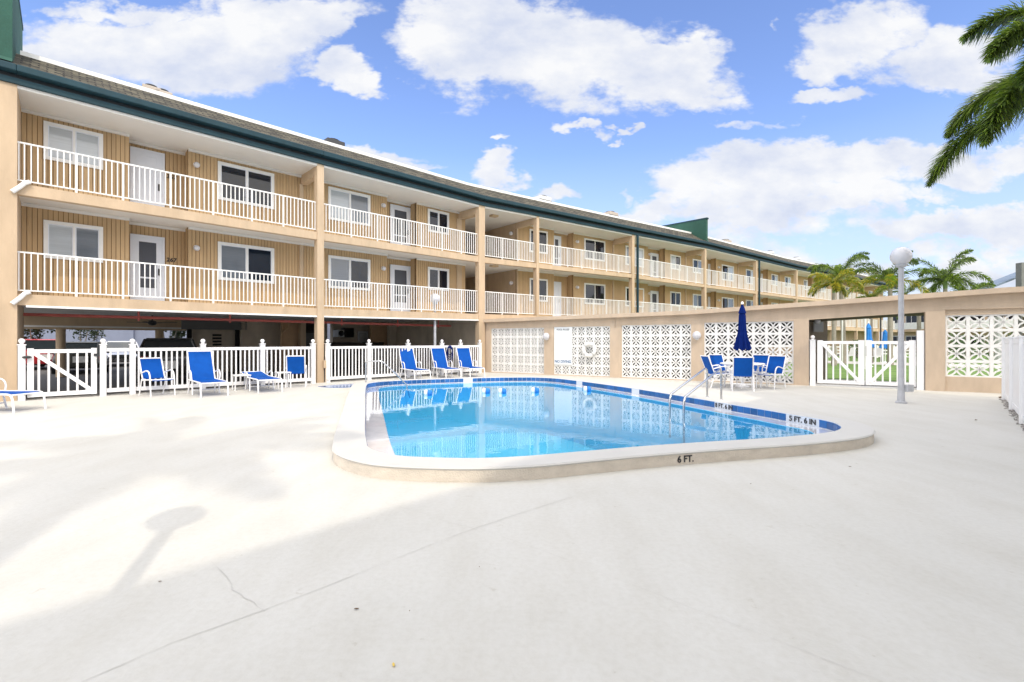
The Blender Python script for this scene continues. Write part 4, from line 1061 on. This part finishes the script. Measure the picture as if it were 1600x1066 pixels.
put(ac_, -9.38*.97, 12.72*.97, hd(.86,-.51), 'leftmost blue armchair, by the second fence post')
put(copy_tree(ac_), -6.62, 14.75, hd(-.35,.94), 'blue armchair turned to face the fence, left of the tan column')
TX, TY = 6.98, 14.55
dn = [(6.42,13.72,TX,TY,'blue dining chair nearest the viewer, its back hiding the table'),(6.22,14.5,TX,TY,'dining chair at the left end of the table near the handrails'),(7.66,14.25,TX,TY-.75,'dining chair at the right end of the table near the gates'),(6.78,15.35,TX,TY,'dining chair on the wall side, left of the umbrella'),(7.75,15.25,TX,TY,'dining chair on the wall side, right of the umbrella')]
# nearest chair squarely in front of the table
dn[0] = (6.55,13.65,TX-.02,TY+.1,dn[0][4])
for x, y, tx, ty, lb in dn: put(copy_tree(ac_), x, y, hd(tx-x, ty-y), lb, 'blue dining chairs round the umbrella table')
# dining table
tb_ = thing('dining_table', (TX, TY, 0), 'round white patio table under the closed navy umbrella', 'table')
mb = MB(); mb.lathe([(.60,.0),(.62,.012),(.62,.035),(.60,.045)], (TX,TY,.69), 32); mb.build('table_top', M['white'], tb_)
for k in range(4):
    a = math.pi/4+k*math.pi/2+.3; mb = MB(); mb.tube([(TX+.5*math.cos(a),TY+.5*math.sin(a),0),(TX+.42*math.cos(a),TY+.42*math.sin(a),.69)], .018, 8); mb.build('leg', M['vinyl'], tb_, smooth=True)
mb = MB(); mb.tube([(TX+.46*math.cos(q*math.pi/8),TY+.46*math.sin(q*math.pi/8),.3) for q in range(17)], .012, 6); mb.build('brace_ring', M['vinyl'], tb_, smooth=True)
# closed umbrella
def umbrella(x, y, top, bot, r, m, name, label, group=None):
    th = thing(name, (x, y, 0), label, 'umbrella', group)
    mb = MB(); mb.tube([(x,y,0),(x,y,top-.08)], .02, 8); mb.build('pole', M['vinyl'], th, smooth=True)
    mb = MB(); mb.lathe([(.02,0),(.045,.03),(.03,.08),(.01,.1)], (x,y,top-.10), 12); mb.build('finial', M['white'], th, smooth=True)
    mb = MB(); n = 64; hh = top-.1-bot; prof = [(0,r*.95),(.03,r*1.02),(.10,r*.92),(.25,r*.70),(.40,r*.52),(.58,r*.46),(.76,r*.44),(.785,r*.40),(.80,r*.36),(.81,r*.50),(.90,r*.36),(1,.03)]
    vs = []; fs = []
    for i, (t_, rr) in enumerate(prof):
        for k in range(n):
            a = 2*math.pi*k/n; fold = 1+(.20*math.cos(8*a+1.2*t_)+.08*math.cos(16*a+1))*(1-.75*t_); q = rr*fold
            vs.append((x+q*math.cos(a), y+q*math.sin(a), bot+hh*t_+(.035*math.cos(8*a) if i == 0 else 0)))
    for i in range(len(prof)-1):
        for k in range(n):
            a = i*n+k; b = i*n+(k+1) % n; fs.append((a, b, b+n, a+n))
    mb.add(vs, fs); mb.build('canopy', m, th, smooth=True)
    mb = MB(); mb.lathe([(.20,0),(.21,.04),(.12,.07),(.04,.12)], (x,y,0), 20); mb.build('base', M['vinyl'], th)
    return th
umbrella(TX, TY, 2.60, 1.13, .215, M['navy'], 'patio_umbrella', 'closed navy umbrella standing through the patio table')
# side tables
def side_table(x, y, lb, s=.42, hh=.42):
    th = thing('side_table', (x, y, 0), lb, 'side table', 'small white side tables'); mb = MB()
    mb.box((x,y,hh), (s,s,.035), .7); mb.build('table_top', M['white'], th, bevel=.008)
    for k in range(4):
        a = .7+math.pi/4+k*math.pi/2; q = s*.62; mb = MB(); mb.tube([(x+q*math.cos(a),y+q*math.sin(a),hh-.02),(x+q*1.05*math.cos(a),y+q*1.05*math.sin(a),0)], .016, 6); mb.build('leg', M['vinyl'], th, smooth=True)
side_table(-7.75, 13.75, 'small white side table between the upright and the flat lounger'); 
side_table(-6.85, 14.35, 'small white side table behind the flat lounger', .38, .46); side_table(-2.9, 19.3, 'small white side table between two reclined loungers', .4, .4)
# ------------------------------------------------------------ pool rails, floats, bits
def rail(pts, r, th, name='rail'):
    mb = MB(); mb.tube(pts, r, 10); mb.build(name, M['steel'], th, smooth=True)
def at(px, py, Z): return Vector(((px-800)*Z/F, Z, EYE-(py-HY)*Z/F))
hr = thing('pool_handrail', (4.9, 11.7, 0), 'pair of curved steel handrails at the right side of the pool', 'handrail')
for (bx, bz), (wx, wz), q in (((4.84,11.9),(3.27,9.95),0), ((4.97,11.4),(3.37,9.42),1)):
    b = Vector((bx, bz, 0)); w_ = Vector((wx, wz, 0)); t = (w_-b); t.normalize(); D = (w_-b).length
    pts = [b] + [b+Vector((0,0,.55))] + cbez(b+Vector((0,0,.60)), b+Vector((0,0,.70))+t*.02, b+Vector((0,0,.76))+t*.12, b+Vector((0,0,.70))+t*.30, 8) + cbez(w_-t*.10+Vector((0,0,.30)), w_-t*.03+Vector((0,0,.25)), w_+Vector((0,0,.2)), w_+Vector((0,0,.10)), 6) + [w_+Vector((0,0,-.6))]
    rail(pts, .024, hr)
    mb = MB(); mb.lathe([(.05,0),(.05,.012),(.03,.025)], b, 12); mb.build('escutcheon', M['steel'], hr)
hl = thing('pool_handrail', (-4.45, 14.4, 0), 'single angular steel handrail at the far left corner of the pool', 'handrail')
b = Vector((-4.42,14.5,0)); e = Vector((-3.30,14.75,0))
rail([b, b+Vector((0,0,.75)), b+Vector((.03,0,.78)), b+Vector((.42,.06,.79)), b+Vector((.50,.08,.76)), b+Vector((.85,.17,.42)), e+Vector((.05,0,.06)), e+Vector((.16,0,-.35))], .022, hl)
for px, py in ((669,614.5),(759.5,611.5),(785,611.5),(836,610.5),(917.5,608.5)):
    x, y = G(px, py+1.5, 0); k = (669,759.5,785,836,917.5).index(px)
    lb = ['float nearest the left handrail, apart from the rest','second float from the left on the water','third float from the left, close beside the second','fourth float from the left, alone in mid pool','rightmost float, in front of the life ring'][k]
    th = thing('pool_float', (x, y, 0), 'white and blue '+lb, 'float', 'white and blue rope floats on the pool')
    for q, mm in ((-.055, 'white'), (.055, 'canvasblue')):
        mb = MB(); mb.tube([(x+q-.055,y,.03),(x+q-.03,y,.03),(x+q+.03,y,.03),(x+q+.055,y,.03)], [.045,.085,.085,.045] if q < 0 else [.085,.085,.075,.04], 12); mb.build('float_half', M[mm], th, smooth=True)
# hose hanging on the fence
p = P(pxu(703, fd-.1), fd-.1); th = thing('garden_hose', (p.x, p.y, .5), 'coiled dark blue hose hanging from a fence post by the loungers', 'hose')
for k in range(4):
    mb = MB(); r_ = .13+.02*k; mb.tube([(p.x+r_*.7*math.cos(a), p.y-.03*k, 1.02-.06*k+r_*1.5*math.sin(a)) for a in [2*math.pi*j/16 for j in range(17)]], .016, 6, False); mb.build('hose_coil', M['navy'], th, smooth=True)
mb = MB(); mb.tube([(p.x,p.y+.1,1.15),(p.x,p.y-.1,1.15)], .02, 6); mb.build('hose_hook', M['darkmetal'], th)
# electrical box at the foot of the column
p = P(2.02, -.10); th = thing('electrical_box', (p.x, p.y, 0), 'tan electrical box with pipes at the foot of the column between the fences', 'electrical box')
mb = MB(); mb.box((p.x,p.y,.62), (.16,.10,.26), .7); mb.build('box', M['stucco'], th, bevel=.01)
mb = MB(); mb.tube([(p.x,p.y,.5),(p.x,p.y,.02)], .022, 8); mb.build('conduit', M['stucco'], th); mb = MB(); mb.box((p.x+.02,p.y-.03,.95), (.05,.05,.2), .7); mb.build('switch', M['white'], th)
mb = MB(); mb.sphere((p.x+.1,p.y-.05,.12), .05, 8); mb.build('valve', M['white'], th, smooth=True)
# leaf litter
def leafbit(px, py, m, s, lb, z=.006):
    x, y = G(px, py); mb = MB(); a = random.uniform(0, 6); c_, s_ = math.cos(a), math.sin(a)
    pts = [(-1,0,.1),(-.4,.32,.3),(.4,.28,.15),(1,0,.5),(.4,-.3,.1),(-.4,-.3,.35)]
    vs = [(x+(q[0]*c_-q[1]*s_)*s, y+(q[0]*s_+q[1]*c_)*s, z+q[2]*s*.5) for q in pts]; vs += [(v[0], v[1], v[2]-.0015) for v in vs]
    mb.add(vs, [(0,1,2,3,4,5),(11,10,9,8,7,6)] + [(i,6+i,6+(i+1)%6,(i+1)%6) for i in range(6)])
    tag(mb.build('fallen_leaf', M[m]), lb, 'leaf', 'bits of leaf on the deck')
for a in ((557,953,'dark_leaf',.014,'small brown leaf alone in the middle foreground'),(615,1041,'yellow_leaf',.016,'yellowish leaf lying nearest the bottom edge'),(250,910,'dark_leaf',.010,'dark crumb beside the lamp post shadow'),(749,887,'dark_leaf',.007,'tiny dark speck where two deck joints meet on the right'),
          (1328,730,'dark_leaf',.018,'dark crumb below the right end of the pool'),(1525,657,'dark_leaf',.05,'dark twig on the deck near the right fence'),(1173,757,'dark_leaf',.012,'dark crumb below the 6 FT. marking, to its right'),(640,956,'dark_leaf',.006,'faint speck right of the brown foreground leaf'),(1565,622,'dark_leaf',.14,'clump of brown leaves in the corner by the wall and fence')):
    leafbit(*a)
leafbit(938, 585, 'yellow_leaf', .24, 'yellow palm husk behind the pool in front of the second pier')
M['darkfol'] = leaf_mat('dark_tree_leaf', (.02,.035,.012), .6)
# ------------------------------------------------------------ palms
def frond(mb, base, az, el, length, droop, nodes, per, leaf, lw, mats=(0,), seed=0, plume=True):
    rng = random.Random(seed); o = Vector(base); d = Vector((math.cos(az)*math.cos(el), math.sin(az)*math.cos(el), math.sin(el)))
    pts = [o.copy()]; step = length/nodes; side = Vector((-math.sin(az), math.cos(az), 0))
    for i in range(nodes):
        f = i/nodes; d = (d + Vector((0,0,-1))*droop*(.4+1.4*f)/nodes).normalized(); pts.append(pts[-1]+d*step)
    mb.cur = mats[0]
    mb.tube(pts[::max(1, nodes//10)], [.028*(length/2.6)*(1-.8*k/10) for k in range(len(pts[::max(1, nodes//10)]))], 5)
    for i in range(int(nodes*.13), nodes+1):
        f = i/nodes; p = pts[i]; t = (pts[min(i+1, nodes)]-pts[max(i-1, 0)]).normalized(); n = side; b = t.cross(n)
        L = leaf*math.sin(math.pi*min(1, .17+.80*f))**.55*(1 if f < .93 else .8)
        for k in range(per):
            a = 2*math.pi*(k+rng.random()*.7)/per + i*.9
            if not plume: a = (0 if k % 2 else math.pi)+rng.uniform(-.25, .25)
            r = n*math.cos(a)+b*math.sin(a)*(.85 if plume else .4)
            v = (r*1.0 + t*rng.uniform(.45, .95)).normalized(); q = L*rng.uniform(.75, 1.1)
            w_ = t.cross(v).normalized()*lw*rng.uniform(.7, 1.2)
            m1 = p+v*q*.5+Vector((0,0,-.05*q)); m2 = p+v*q+Vector((0,0,-.30*q))
            mb.cur = mats[rng.randrange(len(mats))]
            mb.add([p-w_*.4, p+w_*.4, m1+w_, m1-w_, m2], [(0,1,2,3),(3,2,4)])
def palm(name, x, y, hgt, label, nf=12, length=2.1, nodes=26, per=6, leaf=.42, lw=.032, r0=.14, lean=(0,0), cols=None, seed=1, group='foxtail palms beyond the garden wall', az0=0.0, plume=True, custom=None, droop=1.5):
    rng = random.Random(seed)
    th = thing(name, (x, y, 0), label, 'palm tree', group)
    top = Vector((x+lean[0], y+lean[1], hgt)); mb = MB()
    pts = [Vector((x, y, 0)).lerp(top, f) + Vector((lean[0], lean[1], 0))*(-.3*math.sin(math.pi*f)) for f in (0,.15,.3,.45,.6,.75,.88,1)]
    mb.tube([tuple(p) for p in pts], [r0*1.25, r0, r0*.95, r0*.92, r0*.9, r0*.85, r0*.8, r0*.7], 12); mb.build('trunk', M['trunk'], th, smooth=True)
    mb = MB(); mb.tube([tuple(top+Vector((0,0,q))) for q in (-.05,.25,.6)], [r0*.75, r0*.8, r0*.4], 10); mb.build('crownshaft', M['crownshaft'], th, smooth=True)
    mb = MB(); c = top+Vector((0,0,.45))
    if custom:
        for k, (az, el, ln, dr) in enumerate(custom): frond(mb, c, az, el, ln, dr, nodes, per, leaf, lw, (0,0,1,1), seed*100+k, plume)
    for k in range(nf):
        az = az0+2.399*k+rng.uniform(-.2, .2); el = 1.15-1.25*(k/nf)+rng.uniform(-.1, .1)
        ms = (0,0,1) if not cols else cols[min(len(cols)-1, int(k/nf*len(cols)))]
        frond(mb, c, az, el, length*rng.uniform(.85, 1.1), droop*rng.uniform(.8, 1.25), nodes, per, leaf, lw, ms, seed*100+k+50, plume)
    mb.cur = 0
    mb.build('crown', [M['palmleaf'], M['palmlight'], M['palmyellow']], th)
    return th
Y = [(0,1),(1,1,2),(2,2,1)]
def pp(px, Z): return (px-800)*Z/F, Z
x, y = pp(1318, 30); palm('palm_tree', x, y, 5.0, 'palm with green fronds and yellow hanging ones before the far balconies', 10, 2.5, cols=[(0,0,1),(0,1,1),(1,2,2),(2,2,1)], seed=3, lean=(-.2,0))
x, y = pp(1303, 27.5); palm('palm_tree', x, y, 4.2, 'leftmost palm, short crown of yellowing fronds over a pale double trunk', 9, 1.5, cols=[(1,2,2),(2,2,1),(2,2,0)], seed=4, r0=.12, leaf=.34)
x, y = pp(1362, 31); palm('palm_tree', x, y, 3.6, 'small pale yellow green palm between the two taller ones', 9, 1.4, cols=[(1,1,2),(2,1)], seed=5, r0=.08, leaf=.34)
x, y = pp(1391, 28); palm('palm_tree', x, y, 4.5, 'dark green palm half hidden behind the lamp globe', 11, 2.4, cols=[(0,),(0,0,1),(2,1,1),(2,2,1)], seed=6)
x, y = pp(1477, 28); palm('palm_tree', x, y, 4.5, 'tallest far palm with arching green fronds, right of the lamp globe', 12, 2.3, cols=[(0,0,1),(0,1),(0,0,1)], seed=17, droop=1.6)
x, y = pp(1436, 34); palm('palm_tree', x, y, 3.5, 'low dark palm just right of the lamp globe', 10, 2.0, cols=[(0,),(0,1)], seed=8, leaf=.36)
x, y = pp(1512, 31); palm('palm_tree', x, y, 3.6, 'bushy low palm at the right end of the far palms', 12, 2.2, cols=[(0,1),(0,0,1)], seed=9, leaf=.45)
# near palm at the right, its crown mostly outside the frame
nx, ny = 10.35, 8.0
palm('palm_tree', nx, ny, 5.35, 'large foxtail palm at top right whose fronds reach into the picture', 7, 3.0, nodes=90, per=13, leaf=.50, lw=.015, r0=.17, seed=21, group=None, az0=-1.2,
     custom=[(R(178), R(22), 3.0, 2.1), (R(188), R(36), 2.5, 1.9), (R(160), R(64), 2.95, 2.1), (R(172), R(58), 2.7, 2.3), (R(205), R(30), 2.7, 1.9), (R(120), R(40), 2.8, 1.9), (R(260), R(30), 2.8, 1.8)])
# palm behind the viewer that shades the left of the deck
palm('palm_tree', -1.35, -1.75, 8.6, 'foxtail palm behind the viewer casting the feathery deck shadow', 18, 2.8, nodes=36, per=8, leaf=.7, lw=.035, r0=.16, seed=33, group=None, droop=1.2)
# palm far left behind carport, shrubs
def shrub(x, y, w, hgt, label, n=500, m='shrub', s=.06, name='shrub', z0=0.0, trunk=False):
    th = thing(name, (x, y, 0), label, 'tree' if trunk else 'shrub'); mb = MB(); rng = random.Random(int(x*10+y))
    cl = [(rng.gauss(0, .28)*w, rng.gauss(0, .28)*w, z0+hgt*rng.uniform(.15, .95), rng.uniform(.18, .35)*w) for _ in range(10)]
    for k in range(n):
        cx, cy, cz, cr = cl[rng.randrange(10)]; v = Vector((rng.gauss(0,1), rng.gauss(0,1), rng.gauss(0,1))).normalized()*cr*rng.uniform(.6, 1)
        p = Vector((x+cx, y+cy, cz))+v; p.z = max(.03, p.z); a = Vector((rng.gauss(0,1), rng.gauss(0,1), rng.gauss(0,.6))).normalized(); b = a.orthogonal().normalized()
        mb.add([p-a*s, p+b*s*.45, p+a*s, p-b*s*.45], [(0,1,2,3)])
    mb.build('foliage', M[m], th)
    mb = MB(); 
    for k in range(5):
        cx, cy, cz, cr = cl[k]; mb.tube([(x, y, 0), (x+cx*.4, y+cy*.4, cz*.5), (x+cx, y+cy, cz)], [.05,.035,.015], 6)
    mb.build('trunk' if trunk else 'stem', M['trunk'], th)
    return th
x, y = pp(1343, 38); shrub(x, y, 1.6, 1.2, 'rounded green shrub seen through the top of the left gate leaf', 900, s=.09)
x, y = pp(1372, 44); shrub(x, y, 1.8, 1.1, 'small green shrub by the far path behind the gates', 600, s=.09)
x, y = pp(1505, 36); shrub(x, y, 3.0, 1.7, 'dark hedge plant seen through the right breeze blocks', 1500, s=.1)
x, y = pp(1565, 33); shrub(x, y, 3.0, 1.8, 'dark leafy bush beyond the right breeze blocks near the fence', 1500, s=.1)
x, y = pp(50, 24); shrub(x, y, 1.6, 1.2, 'small dark tree behind the carport above the red car', 700, s=.1, name='small_tree', z0=1.3, trunk=True, m='darkfol')
x, y = pp(262, 27); shrub(x, y, 1.2, 1.2, 'small tree behind the carport left of the black car roof', 500, s=.1, name='small_tree', z0=1.3, trunk=True, m='darkfol')
x, y = pp(128, 30); shrub(x, y, 1.4, 1.0, 'small tree behind the carport above the charcoal car', 400, s=.1, name='small_tree', z0=1.5, trunk=True, m='darkfol')
x, y = pp(513.5, 30); shrub(x, y, 1.2, 1.6, 'sunlit green bush glimpsed just right of the tan column', 700, s=.08, m='palmlight')
# blue umbrellas beyond the gates
x, y = pp(1357, 26); umbrella(x, y, 2.45, 1.05, .26, M['canvasblue'], 'garden_umbrella', 'closed light blue umbrella left of centre above the gates')
x, y = pp(1383, 30); umbrella(x, y, 2.2, .95, .26, M['canvasblue'], 'garden_umbrella', 'closed light blue umbrella behind the lamp post side of the gates')
# thin white posts, far fence
for px, Z, r, hgt, lb in ((1316,29,.04,3.1,'thin white pole seen above the left gate leaf'),(1352,24,.035,2.9,'thin pale pole rising above the meeting of the gates'),(1376,33,.05,3.0,'dark slim pole between the two blue umbrellas')):
    x, y = pp(px, Z); th = thing('pole', (x, y, 0), lb, 'pole'); mb = MB(); mb.lathe([(r,0),(r,hgt)], (x,y,0), 8); mb.build('shaft', M['white' if 'white' in lb or 'pale' in lb else 'darkmetal'], th, smooth=True); mb = MB(); mb.lathe([(r*1.6,hgt),(r*1.2,hgt+.06),(.01,hgt+.08)], (x,y,0), 8); mb.build('cap', M['white'], th, smooth=True)
ff = thing('garden_fence', (*pp(1300, 40), 0), 'low white rail fence crossing the far lawn behind the gates', 'fence')
a = Vector(pp(1270, 41)); b = Vector(pp(1560, 38))
for z in (.35, .62, .9):
    mb = MB(); mb.bar((a.x,a.y,z), (b.x,b.y,z), .06, .11); mb.build('rail', M['white'], ff)
for k in range(12):
    p = a.lerp(b, k/11); mb = MB(); mb.box((p.x, p.y, .52), (.12,.12,1.04)); mb.build('fence_post', M['white'], ff)
# garden furniture: white loungers on the lawn beyond
def lawn_chair(x, y, a, lb):
    th = thing('garden_chair', (x, y, 0), lb, 'chair', 'white garden chairs beyond the gates'); c_, s_ = math.cos(a), math.sin(a)
    T = lambda u, v, z: (x+u*c_-v*s_, y+u*s_+v*c_, z)
    mb = MB(); mb.hexa([T(-.25,-.27,.38),T(.3,-.27,.38),T(.3,.27,.38),T(-.25,.27,.38),T(-.25,-.27,.42),T(.3,-.27,.42),T(.3,.27,.42),T(-.25,.27,.42)]); mb.build('seat', M['white'], th)
    mb = MB(); mb.hexa([T(-.25,-.27,.42),T(-.21,-.27,.42),T(-.21,.27,.42),T(-.25,.27,.42),T(-.42,-.27,.95),T(-.38,-.27,.95),T(-.38,.27,.95),T(-.42,.27,.95)]); mb.build('backrest', M['white'], th)
    for u, v in ((.27,.24),(.27,-.24),(-.24,.24),(-.24,-.24)):
        mb = MB(); mb.tube([T(u,v,0),T(u,v,.4)], .02, 6); mb.build('leg', M['white'], th)
for i, (px, Z, a) in enumerate(((1300,31,1),(1324,33,2),(1366,31,3.5),(1398,33,4.2),(1420,30,5.2))):
    x, y = pp(px, Z); lawn_chair(x, y, a, ['white chair farthest left on the lawn, right of the leftmost palm trunk','white chair behind the middle of the left gate leaf','white chair between the two closed light blue umbrellas','white chair just left of the lamp post beyond the gates','white chair right of the lamp post beyond the gates'][i])
# ------------------------------------------------------------ parked cars
def car(x, y, ang, kind, paint, label):
    th = thing('parked_car', (x, y, 0), label, 'car', 'cars parked under and behind the building'); ca, sa = math.cos(ang), math.sin(ang)
    T = lambda u, v, z: (x+u*ca-v*sa, y+u*sa+v*ca, z)
    W = .90; suv = kind == 'suv'; hh = 1.50 if suv else 1.38; belt = 1.0 if suv else .88; gc = .22
    # body stations from rear (-) to front (+)
    st = [(-2.25,.40,belt-.12,.80),(-2.2,.30,belt-.02,.86),(-1.9,gc,belt,.9),(-1.0,gc,belt+.0,.91),(0,gc,belt-.0,.91),(.9,gc,belt-.03,.91),(1.6,gc,belt-.12,.89),(2.05,.27,belt-.22,.85),(2.25,.38,belt-.34,.74)]
    vs = []; n = 8
    for u, zb, zt, w in st:
        for v, z in ((-w*.92,zb),(-w,zb+.14),(-w,zt-.16),(-w*.90,zt),(w*.90,zt),(w,zt-.16),(w,zb+.14),(w*.92,zb)): vs.append(T(u, v, z))
    fs = [tuple(range(n-1, -1, -1)), tuple(range((len(st)-1)*n, len(st)*n))]
    for i in range(len(st)-1):
        for k in range(n): a = i*n+k; b = i*n+(k+1) % n; fs.append((a, b, b+n, a+n))
    mb = MB(); mb.add(vs, fs); body = mb.build('body', paint, th, smooth=True)
    rs = [(-2.05 if suv else -1.75,belt-.02,.80),(-1.85 if suv else -1.15,hh-.05,.62),(-.9,hh,.64),(.1,hh-.02,.64),(1.0,belt-.02,.80)]
    def loft(m_, name, grow, zc=None):
        vs = []
        for u, z, w in rs:
            for v in (-1, 1): vs.append(T(u, v*(w+grow), z+grow))
        return vs
    vs = [T(rs[0][0],-.82,belt-.03),T(rs[0][0],.82,belt-.03),T(rs[4][0],.82,belt-.05),T(rs[4][0],-.82,belt-.05)]
    top = [T(u, v*w, z) for u, z, w in rs[1:4] for v in (-1, 1)]
    V = vs+top; mb = MB(); mb.add(V, [(0,1,5,4),(4,5,7,6),(6,7,9,8),(8,9,2,3),(0,4,6,8,3),(1,2,9,7,5)]); mb.build('windows', M['carglass'], th)
    mb = MB(); e = .012
    mb.hexa([T(rs[1][0]-.05,-.64,hh-.06),T(.18,-.64,hh-.05),T(.18,.64,hh-.05),T(rs[1][0]-.05,.64,hh-.06),T(rs[1][0]+.05,-.60,hh+.0),T(.05,-.60,hh+.015),T(.05,.60,hh+.015),T(rs[1][0]+.05,.60,hh+.0)]); mb.build('roof', paint, th, bevel=.02)
    mb = MB()
    for s in (-1, 1):
        for a, b in (((rs[0][0],.82,belt-.03),(rs[1][0],.635,hh-.04)),((-.4,.84,belt-.04),(-.45,.655,hh-.03)),((1.0,.82,belt-.05),(.12,.655,hh-.04))):
            mb.bar(T(a[0], a[1]*s, a[2]), T(b[0], b[1]*s, b[2]), .06, .05)
    mb.build('pillars', paint, th)
    for u in (-1.4, 1.4):
        for s in (-1, 1):
            mb = MB(); mb.tube([T(u, s*.70, .33), T(u, s*.92, .33)], .33, 18); wo = mb.build('wheel', M['tyre'], th)
            mb = MB(); mb.tube([T(u, s*.91, .33), T(u, s*.93, .33)], .21, 12); mb.build('rim', M['steel'], wo)
    for s in (-1, 1):
        mb = MB(); mb.hexa([T(2.10,s*.66-.13,belt-.42),T(2.245,s*.60-.13,belt-.42),T(2.245,s*.60+.10,belt-.42),T(2.05,s*.66+.16,belt-.42),T(2.06,s*.66-.13,belt-.28),T(2.2,s*.60-.13,belt-.30),T(2.2,s*.60+.10,belt-.30),T(2.0,s*.66+.16,belt-.28)]); mb.build('headlight', M['lens'], th)
        mb = MB(); mb.box(T(-2.24, s*.66, belt-.2), (.07,.22,.2), ang); mb.build('tail_light', M['red'], th)
        mb = MB(); mb.box(T(.80, s*1.0, belt+.0), (.1,.2,.13), ang); mb.build('wing_mirror', paint, th, bevel=.02)
    mb = MB(); mb.box(T(-2.27,0,.62), (.02,.5,.26), ang); mb.build('number_plate', M['white'], th)
    mb = MB(); mb.box(T(2.26,0,.55), (.03,1.0,.2), ang); mb.build('grille', M['darkmetal'], th)
    return th
nd = seg_n(1); an = math.atan2(nd.y, nd.x)
x, y = pp(264, 17.6); car(x, y, math.atan2(-y, -x)+math.pi, 'suv', M['carblack'], 'black car with dark roof nearest the fence in the carport')
x, y = pp(126, 22); car(x, y, math.atan2(-y, -x)+math.pi, 'sedan', M['cargrey'], 'charcoal car seen through the gate, left of the white one')
x, y = pp(190, 28); car(x, y, math.atan2(-y, -x), 'sedan', M['carwhite'], 'white car facing the viewer in the sun behind the carport')
x, y = pp(46, 24.5); car(x, y, math.atan2(-y, -x)+math.pi+.25, 'suv', M['carred'], 'red car with dark roof at far left behind the gate')
# background wall behind the parking
gw = thing('boundary_wall', (*pp(200, 34), 0), 'tall plain blue grey wall behind the parked cars', 'wall')
a = Vector(pp(-250, 32)); b = Vector(pp(520, 40)); t = (b-a).normalized(); nn = Vector((-t.y, t.x))
mb = MB(); mb.hexa([(*a,0),(*b,0),(*(b+nn*.25),0),(*(a+nn*.25),0),(*a,3.4),(*b,3.4),(*(b+nn*.25),3.4),(*(a+nn*.25),3.4)]); mb.build('wall', M['greyblue'], gw)
mb = MB()
for k in range(14): p = a.lerp(b, k/13); mb.box((p.x-nn.x*.05, p.y-nn.y*.05, 1.7), (.3,.3,3.4), math.atan2(t.y, t.x))
mb.build('pier', M['greyblue'], gw)
mb = MB(); mb.hexa([(*(a-nn*.08),3.4),(*(b-nn*.08),3.4),(*(b+nn*.33),3.4),(*(a+nn*.33),3.4),(*(a-nn*.08),3.5),(*(b-nn*.08),3.5),(*(b+nn*.33),3.5),(*(a+nn*.33),3.5)]); mb.build('coping', M['white'], gw)
# ------------------------------------------------------------ far wing and side building
def block_building(name, a, b, depth, storeys, sh, label, wallm, roofm, wins, flat=True, roof_over=.3, cat='building'):
    a = Vector(a); b = Vector(b); t = (b-a).normalized(); n = Vector((-t.y, t.x)); L = (b-a).length; hh = storeys*sh
    if n.dot(-a) > 0: n = -n     # n points away from the viewer
    th = thing(name, (a.x, a.y, 0), label, cat); Q = lambda s, d, z: (*(a+t*s+n*d), z)
    def hx(mb, s0, s1, d0, d1, z0, z1): mb.hexa([Q(s0,d0,z0),Q(s1,d0,z0),Q(s1,d1,z0),Q(s0,d1,z0),Q(s0,d0,z1),Q(s1,d0,z1),Q(s1,d1,z1),Q(s0,d1,z1)])
    mb = MB(); hx(mb, 0, L, 0, depth, 0, hh); mb.build('wall', wallm, th)
    mb = MB(); hx(mb, -roof_over, L+roof_over, -roof_over, depth+roof_over, hh, hh+.35); mb.build('roof', roofm, th)
    step = L/wins
    for st_ in range(storeys):
        for k in range(wins):
            s = step*(k+.5); mb = MB(); z = st_*sh
            hx(mb, s-.75, s+.75, -.05, -.002, z+.9, z+2.1); w_ = mb.build('window', M['white'], th)
            for q in (-.66, .04): mb = MB(); hx(mb, s+q, s+q+.62, -.07, -.051, z+1.0, z+2.0); mb.build('pane', M['glass'], w_)
        if st_:
            mb = MB(); hx(mb, 0, L, -.9, -.002, st_*sh-.15, st_*sh+.1); mb.build('balcony_slab', wallm, th)
            mb = MB(); hx(mb, 0, L, -.9, -.86, st_*sh+.18, st_*sh+1.05); mb.build('balcony_railing', M['white'], th)
    return th
block_building('wing_building', pp(1392, 66), pp(1640, 50), 10, 2, 2.75, 'pale two storey wing beyond the lawn, seen above the right gate', M['stucco'], M['white'], 9)
# small grey gabled roof above wall at the right edge
a = Vector(pp(1545, 40)); sb = thing('pavilion', (a.x, a.y, 0), 'blue grey sloping roof with a grey post at the right edge above the wall', 'pavilion')
mb = MB(); x0, y0 = pp(1538, 30); x1, y1 = pp(1640, 30); mb.hexa([(x0,y0,4.50),(x1,y0,6.1),(x1,y0+1.2,6.1),(x0,y0+1.2,4.50),(x0,y0,4.62),(x1,y0,6.22),(x1,y0+1.2,6.22),(x0,y0+1.2,4.62)]); mb.build('roof', mat('slate_roof', (.16,.21,.28), .6), sb)
for px in (1560, 1630):
    x, y = pp(px, 30.5); mb = MB(); mb.box((x,y,2.3), (.25,.25,4.6)); mb.build('post', M['acgrey'], sb)
x, y = pp(1596, 29.5); mb = MB(); mb.box((x,y,3.1), (.35,.35,6.2)); mb.build('chimney_post', M['greypanel'], sb)
# building behind the viewer: throws the long straight shadow over the near deck
off = Vector((SUNDIR.x, SUNDIR.y))/SUNDIR.z; hB = 8.0
q0 = Vector((-2.53, 2.37)) + off*hB; dv = Vector((.676, .737)).normalized()
a = q0 - dv*30; b = q0 + dv*17
block_building('apartment_building', a, b, 12, 3, (hB-.35)/3, 'pale apartment block behind the viewer that shades the foreground deck, walls whitened for bounce light', M['white'], M['teal'], 12, roof_over=0.0)  # unseen walls made white to bounce light into the deck shade
